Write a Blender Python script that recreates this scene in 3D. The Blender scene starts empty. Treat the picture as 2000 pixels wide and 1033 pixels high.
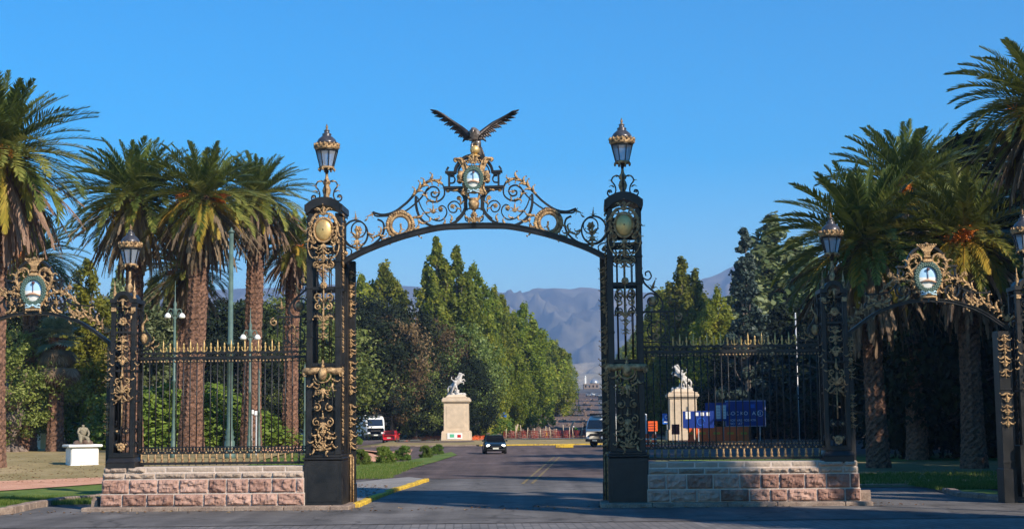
import bpy, bmesh, math, random
import numpy as np
from mathutils import Vector, Matrix, noise
R=math.radians; PI=math.pi
scn=bpy.context.scene; col=scn.collection
# ------------------------------------------------------------ camera
F=2900.0; CZ=2.55; PITCH=R(5.98); ROLL=R(-0.62)
cd=bpy.data.cameras.new('camera'); cam=bpy.data.objects.new('camera',cd); col.objects.link(cam)
cd.sensor_width=36; cd.lens=36*F/2000; cd.clip_start=0.5; cd.clip_end=60000
CM=Matrix.Translation((0,0,CZ))@Matrix.Rotation(PI/2+PITCH,4,'X')@Matrix.Rotation(ROLL,4,'Z')
cam.matrix_world=CM; scn.camera=cam
# ------------------------------------------------------------ world, sun, exposure
SUN_EL=R(33); SUN_D=Vector((0.70*math.cos(SUN_EL),-0.714*math.cos(SUN_EL),math.sin(SUN_EL)))
w=bpy.data.worlds.new("World"); scn.world=w; w.use_nodes=True
nt=w.node_tree; nt.nodes.clear()
sk=nt.nodes.new('ShaderNodeTexSky'); sk.sky_type='NISHITA'; sk.sun_disc=False
sk.sun_elevation=SUN_EL; sk.sun_rotation=math.atan2(SUN_D.x,SUN_D.y)
sk.altitude=1500; sk.air_density=1.15; sk.dust_density=0.25; sk.ozone_density=2.2
hs=nt.nodes.new('ShaderNodeHueSaturation'); hs.inputs['Saturation'].default_value=1.78; hs.inputs['Value'].default_value=1.06
bg=nt.nodes.new('ShaderNodeBackground'); bg.inputs['Strength'].default_value=0.13
wo=nt.nodes.new('ShaderNodeOutputWorld')
nt.links.new(sk.outputs[0],hs.inputs['Color']); nt.links.new(hs.outputs[0],bg.inputs[0]); nt.links.new(bg.outputs[0],wo.inputs[0])
sl=bpy.data.lights.new('sun','SUN'); sl.energy=5.0; sl.angle=R(0.5); sl.color=(1.0,0.89,0.74)
so=bpy.data.objects.new('sun',sl); col.objects.link(so); so.rotation_euler=SUN_D.to_track_quat('Z','Y').to_euler(); so.location=(30,-30,60)
scn.view_settings.view_transform='Standard'; scn.view_settings.look='None'; scn.view_settings.exposure=0.5; scn.view_settings.gamma=1
scn.cycles.use_denoising=True; scn.cycles.max_bounces=6; scn.cycles.diffuse_bounces=3; scn.cycles.transparent_max_bounces=12
scn.cycles.volume_bounces=0
# ------------------------------------------------------------ pixel helpers (photo pixels, 2000x1033)
def ray(px,py):
    d=CM.to_3x3()@Vector(((px-1000)/F,-(py-516.5)/F,-1.0)); return d.normalized()
def sst(a,b,x):
    t=min(1,max(0,(x-a)/(b-a))); return t*t*(3-2*t)
def axis_x(Y): return 0.77+0.0567*(Y-64)
def zf(x,y):
    z=0.85*sst(-8.5,-13,x)*sst(49,84,y)*(1-sst(104,128,y))
    if y>225: z+=0.031*min(y-225,650)
    if y>875: z+=0.012*(y-875)
    return z
def hit(px,py):
    d=ray(px,py); t=5.0; o=Vector((0,0,CZ))
    last=t
    while t<1500:
        p=o+d*t
        if p.z<=zf(p.x,p.y): break
        last=t; t*=1.02
    a,b=last,t
    for _ in range(30):
        m=(a+b)/2; p=o+d*m
        if p.z<=zf(p.x,p.y): b=m
        else: a=m
    p=o+d*b; return Vector((p.x,p.y,zf(p.x,p.y)))
def at(px,py,Y):
    d=ray(px,py); t=Y/d.y; return Vector((d.x*t,Y,CZ+d.z*t))
GA=R(2.6); GU=Vector((math.cos(GA),-math.sin(GA),0)); GV=Vector((math.sin(GA),math.cos(GA),0)); GO=Vector((0,44,0))
def g2(px,py,v=0.0):
    d=ray(px,py); o=Vector((0,0,CZ)); n=GV
    t=(GO+GV*v-o).dot(n)/d.dot(n); p=o+d*t; q=p-GO
    return (q.dot(GU),p.z)
def gw(u,v=0,z=0): return GO+GU*u+GV*v+Vector((0,0,z))
# ------------------------------------------------------------ materials
def newmat(name):
    m=bpy.data.materials.new(name); m.use_nodes=True; nt=m.node_tree
    return m,nt,nt.nodes['Principled BSDF']
def mat(name,c,rough=.6,metal=0,var=.0,vs=3.0,bump=0.0,bs=20.0,c2=None,spec=.5,emit=None,coat=0):
    m,nt,b=newmat(name); N=nt.nodes; L=nt.links
    b.inputs['Base Color'].default_value=(*c,1); b.inputs['Roughness'].default_value=rough; b.inputs['Metallic'].default_value=metal
    b.inputs['Specular IOR Level'].default_value=spec
    b.inputs['Coat Weight'].default_value=coat
    tc=N.new('ShaderNodeTexCoord')
    if var>0 or c2:
        n=N.new('ShaderNodeTexNoise'); n.inputs['Scale'].default_value=vs; n.inputs['Detail'].default_value=8; n.inputs['Roughness'].default_value=.65
        L.new(tc.outputs['Object'],n.inputs['Vector'])
        r=N.new('ShaderNodeValToRGB'); a=tuple(x*(1-var) for x in c); d=c2 or tuple(min(1,x*(1+var)) for x in c)
        r.color_ramp.elements[0].position=.35; r.color_ramp.elements[1].position=.68
        r.color_ramp.elements[0].color=(*a,1); r.color_ramp.elements[1].color=(*d,1)
        L.new(n.outputs['Fac'],r.inputs[0]); L.new(r.outputs[0],b.inputs['Base Color'])
        mr=N.new('ShaderNodeMapRange'); mr.inputs[3].default_value=max(.05,rough-.1); mr.inputs[4].default_value=min(1,rough+.12)
        L.new(n.outputs['Fac'],mr.inputs[0]); L.new(mr.outputs[0],b.inputs['Roughness'])
    if bump>0:
        n2=N.new('ShaderNodeTexNoise'); n2.inputs['Scale'].default_value=bs; n2.inputs['Detail'].default_value=6
        L.new(tc.outputs['Object'],n2.inputs['Vector'])
        bp=N.new('ShaderNodeBump'); bp.inputs['Strength'].default_value=bump; bp.inputs['Distance'].default_value=.05
        L.new(n2.outputs['Fac'],bp.inputs['Height']); L.new(bp.outputs[0],b.inputs['Normal'])
    if emit:
        b.inputs['Emission Color'].default_value=(*emit[:3],1); b.inputs['Emission Strength'].default_value=emit[3]
    return m
def leafmat(name,ca,cb,cc=None,trans=.35,rough=.5,objvar=.25,spec=.2):
    """foliage: colour from the per-face 'tone' attribute, some light through the leaf"""
    m,nt,b=newmat(name); N=nt.nodes; L=nt.links
    at_=N.new('ShaderNodeAttribute'); at_.attribute_name='tone'
    r=N.new('ShaderNodeValToRGB'); e=r.color_ramp.elements
    e[0].position=0; e[0].color=(*ca,1); e[1].position=1; e[1].color=(*(cc or cb),1)
    if cc: k=e.new(.6); k.color=(*cb,1)
    L.new(at_.outputs['Fac'],r.inputs[0])
    oi=N.new('ShaderNodeObjectInfo'); mr=N.new('ShaderNodeMapRange'); mr.inputs[3].default_value=1-objvar; mr.inputs[4].default_value=1+objvar
    L.new(oi.outputs['Random'],mr.inputs[0])
    h=N.new('ShaderNodeHueSaturation'); L.new(r.outputs[0],h.inputs['Color']); L.new(mr.outputs[0],h.inputs['Value'])
    mr2=N.new('ShaderNodeMapRange'); mr2.inputs[3].default_value=.485; mr2.inputs[4].default_value=.515
    mm=N.new('ShaderNodeMath'); mm.operation='FRACT'; m3=N.new('ShaderNodeMath'); m3.operation='MULTIPLY'; m3.inputs[1].default_value=7.31
    L.new(oi.outputs['Random'],m3.inputs[0]); L.new(m3.outputs[0],mm.inputs[0]); L.new(mm.outputs[0],mr2.inputs[0]); L.new(mr2.outputs[0],h.inputs['Hue'])
    L.new(h.outputs[0],b.inputs['Base Color']); b.inputs['Roughness'].default_value=rough; b.inputs['Specular IOR Level'].default_value=spec
    tr=N.new('ShaderNodeBsdfTranslucent'); g=N.new('ShaderNodeHueSaturation'); g.inputs['Value'].default_value=1.3; g.inputs['Hue'].default_value=.49
    L.new(h.outputs[0],g.inputs['Color']); L.new(g.outputs[0],tr.inputs[0])
    mx=N.new('ShaderNodeMixShader'); mx.inputs[0].default_value=trans
    L.new(b.outputs[0],mx.inputs[1]); L.new(tr.outputs[0],mx.inputs[2]); L.new(mx.outputs[0],N['Material Output'].inputs['Surface'])
    return m
M={}
M['iron']=mat('black_iron_paint',(.006,.0065,.008),.42,0,.5,1.6,.2,40,c2=(.022,.02,.019),spec=.38)
M['gold']=mat('aged_gilding',(.23,.125,.06),.44,.5,.5,9,.6,60,c2=(.72,.475,.235))
M['goldb']=mat('bright_gilding',(.58,.37,.13),.38,.5,.2,3,.08,30,c2=(.74,.51,.21))
M['copper']=mat('copper_brown_gilding',(.30,.15,.07),.42,.7,.4,12,.4,50,c2=(.55,.33,.15))
M['bronze']=mat('weathered_bronze',(.045,.036,.034),.38,.55,.5,6,.3,30)
M['lampglass']=None
# ------------------------------------------------------------ mesh builder
class MB:
    def __init__(s): s.v=[]; s.f=[]; s.t=[]; s.m=[]; s.sm=[]; s.tone=.5; s.mi=0; s.smooth=True
    def add(s,vs,fs):
        o=len(s.v); s.v.extend([tuple(p) for p in vs])
        for f in fs: s.f.append(tuple(i+o for i in f)); s.t.append(s.tone); s.m.append(s.mi); s.sm.append(s.smooth)
    def box(s,c,d,rz=0,bev=0,top=1.0,topy=None,mtx=None):
        x,y,z=[a/2 for a in d]; ty=top if topy is None else topy
        sm=s.smooth; s.smooth=False
        if bev<=0:
            vs=[(-x,-y,-z),(x,-y,-z),(x,y,-z),(-x,y,-z),(-x*top,-y*ty,z),(x*top,-y*ty,z),(x*top,y*ty,z),(-x*top,y*ty,z)]
            fs=[(3,2,1,0),(4,5,6,7),(0,1,5,4),(1,2,6,5),(2,3,7,6),(3,0,4,7)]
        else:
            b=min(bev,x*.9,y*.9,z*.9)
            def ring(zz,k,kx,ky): return [((-x+b*k)*kx,(-y)*ky if 0 else (-y+0)*ky,zz) for _ in ()]
            vs=[];fs=[]
            def oct(zz,ix):
                kx=top if zz>0 else 1; ky=ty if zz>0 else 1
                X=x-ix; Y=y-ix; c_=b*.8
                return [(p*kx,q*ky,zz) for p,q in ((-X+c_,-Y),(X-c_,-Y),(X,-Y+c_),(X,Y-c_),(X-c_,Y),(-X+c_,Y),(-X,Y-c_),(-X,-Y+c_))]
            for zz,ix in ((-z,b),(-z+b,0),(z-b,0),(z,b)): vs+=oct(zz,ix)
            for k in range(3):
                for i in range(8):
                    j=(i+1)%8; fs.append((k*8+i,k*8+j,k*8+8+j,k*8+8+i))
            fs.append(tuple(range(7,-1,-1))); fs.append(tuple(range(24,32)))
        if mtx is not None: vs=[tuple(mtx@Vector(p)) for p in vs]
        else:
            cs,sn=math.cos(rz),math.sin(rz); vs=[(c[0]+p[0]*cs-p[1]*sn,c[1]+p[0]*sn+p[1]*cs,c[2]+p[2]) for p in vs]
        s.add(vs,fs); s.smooth=sm; return s
    def tube(s,pts,r,n=8,caps=True,flat=None):
        """swept tube; r number or list; flat=(a,b): multiply in-plane / depth radius, n=4 gives a flat bar"""
        pts=[Vector(p) for p in pts]; k=len(pts)
        rs=r if isinstance(r,(list,tuple)) else [r]*k
        T=[]
        for i in range(k):
            d=pts[min(i+1,k-1)]-pts[max(i-1,0)]; T.append(d.normalized() if d.length>1e-9 else Vector((0,0,1)))
        up=Vector((0,1,0))
        if max(abs(t.dot(up)) for t in T)>.92: up=Vector((0,0,1)) if max(abs(t.z) for t in T)<.9 else Vector((.70,.1,.7)).normalized()
        vs=[]; fa,fb=flat or (1,1)
        for i in range(k):
            a=T[i].cross(up)
            if a.length<1e-4: a=T[i].cross(Vector((.3,.5,.8)))
            a.normalize(); b=a.cross(T[i]).normalized()
            for j in range(n):
                th=2*PI*(j+.5)/n; q=1.0 if n>4 else 1.414
                vs.append(pts[i]+a*(math.cos(th)*rs[i]*fa*q)+b*(math.sin(th)*rs[i]*fb*q))
        fs=[]
        for i in range(k-1):
            for j in range(n):
                l=(j+1)%n; fs.append((i*n+j,i*n+l,(i+1)*n+l,(i+1)*n+j))
        if caps: fs.append(tuple(range(n-1,-1,-1))); fs.append(tuple((k-1)*n+j for j in range(n)))
        sm=s.smooth
        if n<=4: s.smooth=False
        s.add(vs,fs); s.smooth=sm; return s
    def lathe(s,prof,c=(0,0,0),n=14,caps=True,sx=1,sy=1,ph=0):
        vs=[]; fs=[]; k=len(prof)
        for r,z in prof:
            for j in range(n):
                a=2*PI*j/n+ph; vs.append((c[0]+r*math.cos(a)*sx,c[1]+r*math.sin(a)*sy,c[2]+z))
        for i in range(k-1):
            for j in range(n):
                l=(j+1)%n; fs.append((i*n+j,i*n+l,(i+1)*n+l,(i+1)*n+j))
        if caps: fs.append(tuple(range(n-1,-1,-1))); fs.append(tuple((k-1)*n+j for j in range(n)))
        s.add(vs,fs); return s
    def ball(s,c,r,sc=(1,1,1),n=8,m=6,mtx=None):
        pr=[]
        vs=[]
        for i in range(m+1):
            p=PI*i/m; rr=math.sin(p) if 0<i<m else .02
            for j in range(n):
                a=2*PI*j/n; q=Vector((rr*math.cos(a)*r*sc[0],rr*math.sin(a)*r*sc[1],-math.cos(p)*r*sc[2]))
                if mtx is not None: q=mtx@q
                vs.append((c[0]+q[0],c[1]+q[1],c[2]+q[2]))
        fs=[(i*n+j,i*n+(j+1)%n,(i+1)*n+(j+1)%n,(i+1)*n+j) for i in range(m) for j in range(n)]
        fs.append(tuple(range(n-1,-1,-1))); fs.append(tuple(m*n+j for j in range(n)))
        s.add(vs,fs); return s
    def prism(s,out,y0,y1,yf=None):
        """outline in (x,z), extruded in y"""
        n=len(out); sm=s.smooth; s.smooth=False
        a=sum(out[i][0]*out[(i+1)%n][1]-out[(i+1)%n][0]*out[i][1] for i in range(n))
        if a<0: out=out[::-1]
        vs=[(x,y0,z) for x,z in out]+[(x,y1,z) for x,z in out]
        fs=[tuple(range(n)),tuple(range(2*n-1,n-1,-1))]
        for i in range(n): j=(i+1)%n; fs.append((j,i,n+i,n+j))
        s.add(vs,fs); s.smooth=sm; return s
    def sheet(s,rows):
        k=len(rows); n=len(rows[0]); vs=[p for r in rows for p in r]
        fs=[(i*n+j,i*n+j+1,(i+1)*n+j+1,(i+1)*n+j) for i in range(k-1) for j in range(n-1)]
        s.add(vs,fs); return s
    def mirror(s,ax,which=0):
        s.v=[tuple((2*ax-p[i]) if i==which else p[i] for i in range(3)) for p in s.v]; s.f=[f[::-1] for f in s.f]; return s
    def merge(s,o,mirror_ax=None):
        k=len(s.v)
        if mirror_ax is None: s.v+=o.v; s.f+=[tuple(i+k for i in f) for f in o.f]
        else: s.v+=[(2*mirror_ax-p[0],p[1],p[2]) for p in o.v]; s.f+=[tuple(i+k for i in f[::-1]) for f in o.f]
        s.t+=o.t; s.m+=o.m; s.sm+=o.sm; return s
    def mesh(s,name,mats,org=(0,0,0)):
        me=bpy.data.meshes.new(name)
        v=[(p[0]-org[0],p[1]-org[1],p[2]-org[2]) for p in s.v]
        me.from_pydata(v,[],s.f)
        for m in (mats if isinstance(mats,(list,tuple)) else [mats]): me.materials.append(m)
        me.polygons.foreach_set('material_index',s.m); me.polygons.foreach_set('use_smooth',s.sm)
        a=me.attributes.new('tone','FLOAT','FACE'); a.data.foreach_set('value',s.t)
        me.update(); return me
    def build(s,name,mats,parent=None,org=(0,0,0)):
        return link(name,s.mesh(name,mats,org),parent)
def link(name,me,parent=None):
    o=bpy.data.objects.new(name,me); col.objects.link(o)
    if parent is not None: o.parent=parent
    return o
def mesh_np(name,V,Fc,mats,tone=None,mi=None,smooth=False):
    V=np.asarray(V,dtype=np.float32); Fc=np.asarray(Fc,dtype=np.int32); k=Fc.shape[1]
    me=bpy.data.meshes.new(name); me.vertices.add(len(V)); me.vertices.foreach_set('co',V.ravel())
    me.loops.add(Fc.size); me.loops.foreach_set('vertex_index',Fc.ravel())
    me.polygons.add(len(Fc)); me.polygons.foreach_set('loop_start',np.arange(0,Fc.size,k,dtype=np.int32))
    me.update(calc_edges=True)
    for m in (mats if isinstance(mats,(list,tuple)) else [mats]): me.materials.append(m)
    if tone is not None:
        a=me.attributes.new('tone','FLOAT','FACE'); a.data.foreach_set('value',np.asarray(tone,dtype=np.float32))
    if mi is not None: me.polygons.foreach_set('material_index',np.asarray(mi,dtype=np.int32))
    me.polygons.foreach_set('use_smooth',[smooth]*len(Fc))
    return me
def tag(o,label,cat,group=None,kind=None):
    if label: o['label']=label
    if cat: o['category']=cat
    if group: o['group']=group
    if kind: o['kind']=kind
    return o
def thing(name,label,cat,loc=(0,0,0),rz=0,group=None):
    o=bpy.data.objects.new(name,None); col.objects.link(o); o.location=loc; o.rotation_euler=(0,0,rz); o.empty_display_size=.3
    return tag(o,label,cat,group)
def struct(name,me,kind='structure'):
    o=link(name,me); o['kind']=kind; return o
def dup(root,loc,rz=None,label=None,group=None,scale=None):
    r=root.copy(); col.objects.link(r); r.location=loc
    if rz is not None: r.rotation_euler=(0,0,rz)
    if scale: r.scale=scale if isinstance(scale,(tuple,list)) else (scale,)*3
    if label: r['label']=label
    if group: r['group']=group
    for ch in list(root.children):
        c=ch.copy(); col.objects.link(c); c.parent=r
        for g in list(ch.children):
            d=g.copy(); col.objects.link(d); d.parent=c
    return r
def cr(pts,n=6,closed=False):
    """Catmull-Rom through 2-D or 3-D points"""
    P=[Vector(p) for p in pts]; out=[]; k=len(P)
    rng=range(k if closed else k-1)
    for i in rng:
        if closed: a,b,c,d=P[(i-1)%k],P[i],P[(i+1)%k],P[(i+2)%k]
        else: a,b,c,d=P[max(i-1,0)],P[i],P[i+1],P[min(i+2,k-1)]
        for j in range(n):
            t=j/n; out.append(.5*((2*b)+(c-a)*t+(2*a-5*b+4*c-d)*t*t+(3*b-a-3*c+d)*t**3))
    if not closed: out.append(P[-1].copy())
    return out
def skin(nodes,edges,root,sub=1):
    """one continuous body grown from a skeleton; nodes {name:(x,y,z,r)}"""
    names=list(nodes); ix={n:i for i,n in enumerate(names)}
    me=bpy.data.meshes.new('sk'); me.from_pydata([nodes[n][:3] for n in names],[(ix[a],ix[b]) for a,b in edges],[])
    ob=bpy.data.objects.new('sk',me); col.objects.link(ob)
    ob.modifiers.new('s','SKIN')
    if not me.skin_vertices: 
        bm=bmesh.new(); bm.from_mesh(me); bm.verts.layers.skin.verify(); bm.to_mesh(me); bm.free()
    sv=me.skin_vertices[0].data
    for n in names:
        r=nodes[n][3]; sv[ix[n]].radius=(r,r) if not isinstance(r,tuple) else r; sv[ix[n]].use_root=(n==root)
    ob.modifiers['s'].use_smooth_shade=True
    if sub: m=ob.modifiers.new('u','SUBSURF'); m.levels=sub; m.render_levels=sub
    dg=bpy.context.evaluated_depsgraph_get(); dg.update()
    out=bpy.data.meshes.new_from_object(ob.evaluated_get(dg)); bpy.data.objects.remove(ob); bpy.data.meshes.remove(me)
    out.polygons.foreach_set('use_smooth',[True]*len(out.polygons))
    return out
rnd=random.Random(7)
ORD=['first','second','third','fourth','fifth','sixth','seventh','eighth','ninth','tenth','eleventh','twelfth','thirteenth','fourteenth','fifteenth','sixteenth','seventeenth','eighteenth','nineteenth','twentieth']
# ============================================================ SETTING: ground, roads, mountains
def gmat(name,c1,c2,scale=2.0,rough=.9,bump=.3,bs=8,c3=None,fine=60,road=False):
    m,nt,b=newmat(name); N=nt.nodes; L=nt.links
    tc=N.new('ShaderNodeTexCoord')
    n=N.new('ShaderNodeTexNoise'); n.inputs['Scale'].default_value=scale; n.inputs['Detail'].default_value=10; n.inputs['Roughness'].default_value=.7
    L.new(tc.outputs['Object'],n.inputs['Vector'])
    r=N.new('ShaderNodeValToRGB'); r.color_ramp.elements[0].position=.36; r.color_ramp.elements[1].position=.66
    r.color_ramp.elements[0].color=(*c1,1); r.color_ramp.elements[1].color=(*c2,1)
    if c3: e=r.color_ramp.elements.new(.5); e.color=(*c3,1)
    L.new(n.outputs['Fac'],r.inputs[0])
    n2=N.new('ShaderNodeTexNoise'); n2.inputs['Scale'].default_value=fine; n2.inputs['Detail'].default_value=4
    L.new(tc.outputs['Object'],n2.inputs['Vector'])
    mr=N.new('ShaderNodeMapRange'); mr.inputs[1].default_value=.3; mr.inputs[2].default_value=.7; mr.inputs[3].default_value=.72; mr.inputs[4].default_value=1.28
    L.new(n2.outputs['Fac'],mr.inputs[0])
    h=N.new('ShaderNodeHueSaturation'); L.new(r.outputs[0],h.inputs['Color']); L.new(mr.outputs[0],h.inputs['Value']); last=h.outputs[0]
    if road:
        def mul(fac_out,lo,hi,p0,p1):
            nonlocal last
            q=N.new('ShaderNodeMapRange'); q.inputs[1].default_value=p0; q.inputs[2].default_value=p1; q.inputs[3].default_value=lo; q.inputs[4].default_value=hi; L.new(fac_out,q.inputs[0])
            g=N.new('ShaderNodeHueSaturation'); L.new(last,g.inputs['Color']); L.new(q.outputs[0],g.inputs['Value']); last=g.outputs[0]
        wn=N.new('ShaderNodeTexNoise'); wn.inputs['Scale'].default_value=.8; wn.inputs['Detail'].default_value=6; L.new(tc.outputs['Object'],wn.inputs['Vector'])
        va=N.new('ShaderNodeVectorMath'); va.operation='MULTIPLY_ADD'; va.inputs[1].default_value=(1.6,1.6,0); L.new(wn.outputs['Color'],va.inputs[0]); L.new(tc.outputs['Object'],va.inputs[2])
        vo=N.new('ShaderNodeTexVoronoi'); vo.feature='DISTANCE_TO_EDGE'; vo.inputs['Scale'].default_value=.30; L.new(va.outputs[0],vo.inputs['Vector']); mul(vo.outputs['Distance'],.55,1.0,.0,.022)
        v2=N.new('ShaderNodeTexVoronoi'); v2.inputs['Scale'].default_value=.11; L.new(va.outputs[0],v2.inputs['Vector']); sp=N.new('ShaderNodeSeparateColor'); L.new(v2.outputs['Color'],sp.inputs[0]); mul(sp.outputs[0],.82,1.15,0,1)
        wv=N.new('ShaderNodeTexNoise'); wv.inputs['Scale'].default_value=1; wv.inputs['Detail'].default_value=5; mp=N.new('ShaderNodeMapping'); mp.inputs['Scale'].default_value=(1.1,.03,1); L.new(tc.outputs['Object'],mp.inputs[0]); L.new(mp.outputs[0],wv.inputs['Vector']); mul(wv.outputs['Fac'],.78,1.2,.35,.65)
        st=N.new('ShaderNodeTexNoise'); st.inputs['Scale'].default_value=.9; st.inputs['Detail'].default_value=2; L.new(tc.outputs['Object'],st.inputs['Vector']); mul(st.outputs['Fac'],.6,1.0,.27,.36)
    L.new(last,b.inputs['Base Color'])
    b.inputs['Roughness'].default_value=rough; b.inputs['Specular IOR Level'].default_value=.25
    bp=N.new('ShaderNodeBump'); bp.inputs['Strength'].default_value=bump; bp.inputs['Distance'].default_value=.04
    n3=N.new('ShaderNodeTexNoise'); n3.inputs['Scale'].default_value=bs; n3.inputs['Detail'].default_value=8; L.new(tc.outputs['Object'],n3.inputs['Vector'])
    L.new(n3.outputs['Fac'],bp.inputs['Height']); L.new(bp.outputs[0],b.inputs['Normal'])
    return m
M['soil']=gmat('dry_ground',(.12,.10,.045),(.22,.17,.09),.15,c3=(.14,.14,.05),fine=9)
M['grass']=gmat('short_grass',(.055,.10,.012),(.17,.19,.04),.35,c3=(.10,.15,.022),fine=14,bump=.6)
M['drygrass']=gmat('dry_lawn',(.20,.155,.06),(.38,.28,.15),.35,c3=(.28,.215,.095),fine=12,bump=.6)
M['path']=gmat('red_gravel',(.48,.235,.14),(.62,.34,.22),1.2,fine=30)
M['asph']=gmat('grey_asphalt',(.095,.088,.084),(.155,.145,.138),.6,bs=50,fine=35,bump=.2,road=True)
M['asphb']=gmat('brown_worn_asphalt',(.085,.060,.055),(.145,.108,.098),.35,bs=40,fine=22,bump=.2,c3=(.11,.08,.072),road=True)
M['pave']=gmat('pavement_concrete',(.20,.185,.17),(.28,.26,.24),.8,fine=20)
M['kerbs']=gmat('worn_kerb_stone',(.17,.12,.095),(.30,.23,.18),2.5,fine=25)
M['kerby']=gmat('yellow_painted_kerb',(.26,.17,.06),(.64,.42,.04),2.2,fine=12,c3=(.56,.37,.04))
M['yline']=gmat('worn_yellow_line',(.11,.085,.06),(.27,.20,.08),1.6,fine=10)
M['redsoil']=gmat('dug_red_soil',(.095,.062,.050),(.20,.14,.11),.6,fine=3,bs=3,bump=1)
def setts():
    m,nt,b=newmat('stone_setts'); N=nt.nodes; L=nt.links; tc=N.new('ShaderNodeTexCoord')
    br=N.new('ShaderNodeTexBrick'); br.inputs['Scale'].default_value=1; br.inputs['Brick Width'].default_value=.42; br.inputs['Row Height'].default_value=.21
    br.inputs['Mortar Size'].default_value=.018; br.inputs['Color1'].default_value=(.12,.108,.10,1); br.inputs['Color2'].default_value=(.185,.165,.152,1); br.inputs['Mortar'].default_value=(.10,.09,.08,1)
    mp=N.new('ShaderNodeMapping'); mp.inputs['Rotation'].default_value=(0,0,R(88)); L.new(tc.outputs['Object'],mp.inputs[0]); L.new(mp.outputs[0],br.inputs['Vector'])
    n=N.new('ShaderNodeTexNoise'); n.inputs['Scale'].default_value=.5; n.inputs['Detail'].default_value=9; L.new(tc.outputs['Object'],n.inputs['Vector'])
    mr=N.new('ShaderNodeMapRange'); mr.inputs[1].default_value=.3; mr.inputs[2].default_value=.7; mr.inputs[3].default_value=.75; mr.inputs[4].default_value=1.2; L.new(n.outputs['Fac'],mr.inputs[0])
    h=N.new('ShaderNodeHueSaturation'); L.new(br.outputs[0],h.inputs['Color']); L.new(mr.outputs[0],h.inputs['Value']); L.new(h.outputs[0],b.inputs['Base Color'])
    b.inputs['Roughness'].default_value=.75
    bp=N.new('ShaderNodeBump'); bp.inputs['Strength'].default_value=.5; bp.inputs['Distance'].default_value=.02; bp.invert=True; L.new(br.outputs['Fac'],bp.inputs['Height']); L.new(bp.outputs[0],b.inputs['Normal'])
    return m
M['setts']=setts()
# base ground grid, finer near the camera
ys=list(np.arange(-60,230,1.6))+list(np.arange(230,900,12))+[1100,1500,2200,3200,4500,6500,9500]
xs=[-9000,-5000,-2500,-1200,-600,-350,-200,-120]+list(np.arange(-80,81,1.6))+[120,200,350,600,1200,2500,5000,9000]
X,Y=np.meshgrid(xs,ys); Z=np.vectorize(zf)(X,Y); n=len(xs)
idx=np.arange(X.size).reshape(X.shape); Fc=np.stack([idx[:-1,:-1],idx[:-1,1:],idx[1:,1:],idx[1:,:-1]],-1).reshape(-1,4)
struct('ground',mesh_np('ground',np.stack([X,Y,Z-.012],-1).reshape(-1,3),Fc,M['soil'],smooth=True))
def area(name,out,m,dz,step=1.6,kind='structure',th=0):
    """flat sheet following the ground, clipped to an (x,y) outline (scanline strips)"""
    mb=MB(); y0=min(p[1] for p in out); y1=max(p[1] for p in out)
    ks=set([y0,y1]+[p[1] for p in out]); nst=max(1,int((y1-y0)/step))
    for i in range(nst+1): ks.add(y0+(y1-y0)*i/nst)
    ks=sorted(ks); N=len(out)
    def spans(y):
        xs=[]
        for i in range(N):
            (ax,ay),(bx,by)=out[i],out[(i+1)%N]
            if (ay<=y<by) or (by<=y<ay): xs.append(ax+(bx-ax)*(y-ay)/(by-ay))
        return sorted(xs)
    for a,b in zip(ks[:-1],ks[1:]):
        if b-a<1e-6: continue
        e=min(1e-4,(b-a)*.01); sa=spans(a+e); sb=spans(b-e)
        if len(sa)!=len(sb): continue
        for q in range(0,len(sa),2):
            nx=max(1,int(max(sa[q+1]-sa[q],sb[q+1]-sb[q])/2.0)); ra=[];rb=[]
            for k in range(nx+1):
                xa=sa[q]+(sa[q+1]-sa[q])*k/nx; xb=sb[q]+(sb[q+1]-sb[q])*k/nx
                ra.append((xa,a,zf(xa,a)+dz)); rb.append((xb,b,zf(xb,b)+dz))
            mb.smooth=True; mb.sheet([ra,rb])
    o=mb.build(name,m); o['kind']=kind; return o
def hxy(px,py): p=hit(px,py); return (p.x,p.y)
# plaza in front of the gate and through the side arches; main road beyond
area('plaza_paving',[(-60,-30),(60,-30),(60,37.5),(-60,37.5)],M['setts'],.0)
area('road',[(-60,37.5),(60,37.5),(60,52),(8,54),(8.5,66),(-12.4,66),(-12.4,50),(-60,50)],M['asph'],.012)
KP=[hxy(694,991),hxy(735,973),hxy(775,958),hxy(808,948),hxy(832,940)]
L0=[(-12.4,66),(-12.4,100),(-16,106),(-60,118),(-60,200),(-16,200),(-16,150),(60,150),(60,104),(8.5,100),(8.5,66)]
area('road_surface',L0,M['asphb'],.02)
area('sidewalk',[(KP[0][0]-.1,KP[0][1]+.2)]+KP[1:]+[hxy(800,936),hxy(745,941),hxy(690,948),(-12.4,56),(-12.4,45.6),(-6.5,45.3)],M['pave'],.12)
# kerbs
def kerb(name,pts,m,w=.28,h=.15,seg=1.2,gap=.012,base=0):
    mb=MB(); P=[Vector((a,b,0)) for a,b in pts]; rr=random.Random(len(pts))
    for a,b in zip(P[:-1],P[1:]):
        L=(b-a).length; n=max(1,int(L/seg)); d=(b-a)/n; ang=math.atan2(d.y,d.x)
        for i in range(n):
            c=a+d*(i+.5); j=rr.uniform(-.02,.02)
            mb.box((c.x+j,c.y+j,zf(c.x,c.y)+base+h/2-.02+rr.uniform(-.012,.012)),(d.length-gap,w,h+.04),rz=ang+rr.uniform(-.015,.015),bev=.03)
    return mb.build(name,m)
o=kerb('yellow_kerb',KP,M['kerby'],.24,.13,1.1); tag(o,'yellow painted kerb along the pavement behind the left pillar','kerb')
o=kerb('island_kerb',[(-3.5,150.5),(3,150.2),(13,150.2)],M['kerby'],.3,.14,1.5); tag(o,'long yellow kerb at the near edge of the traffic island','kerb')
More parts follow.
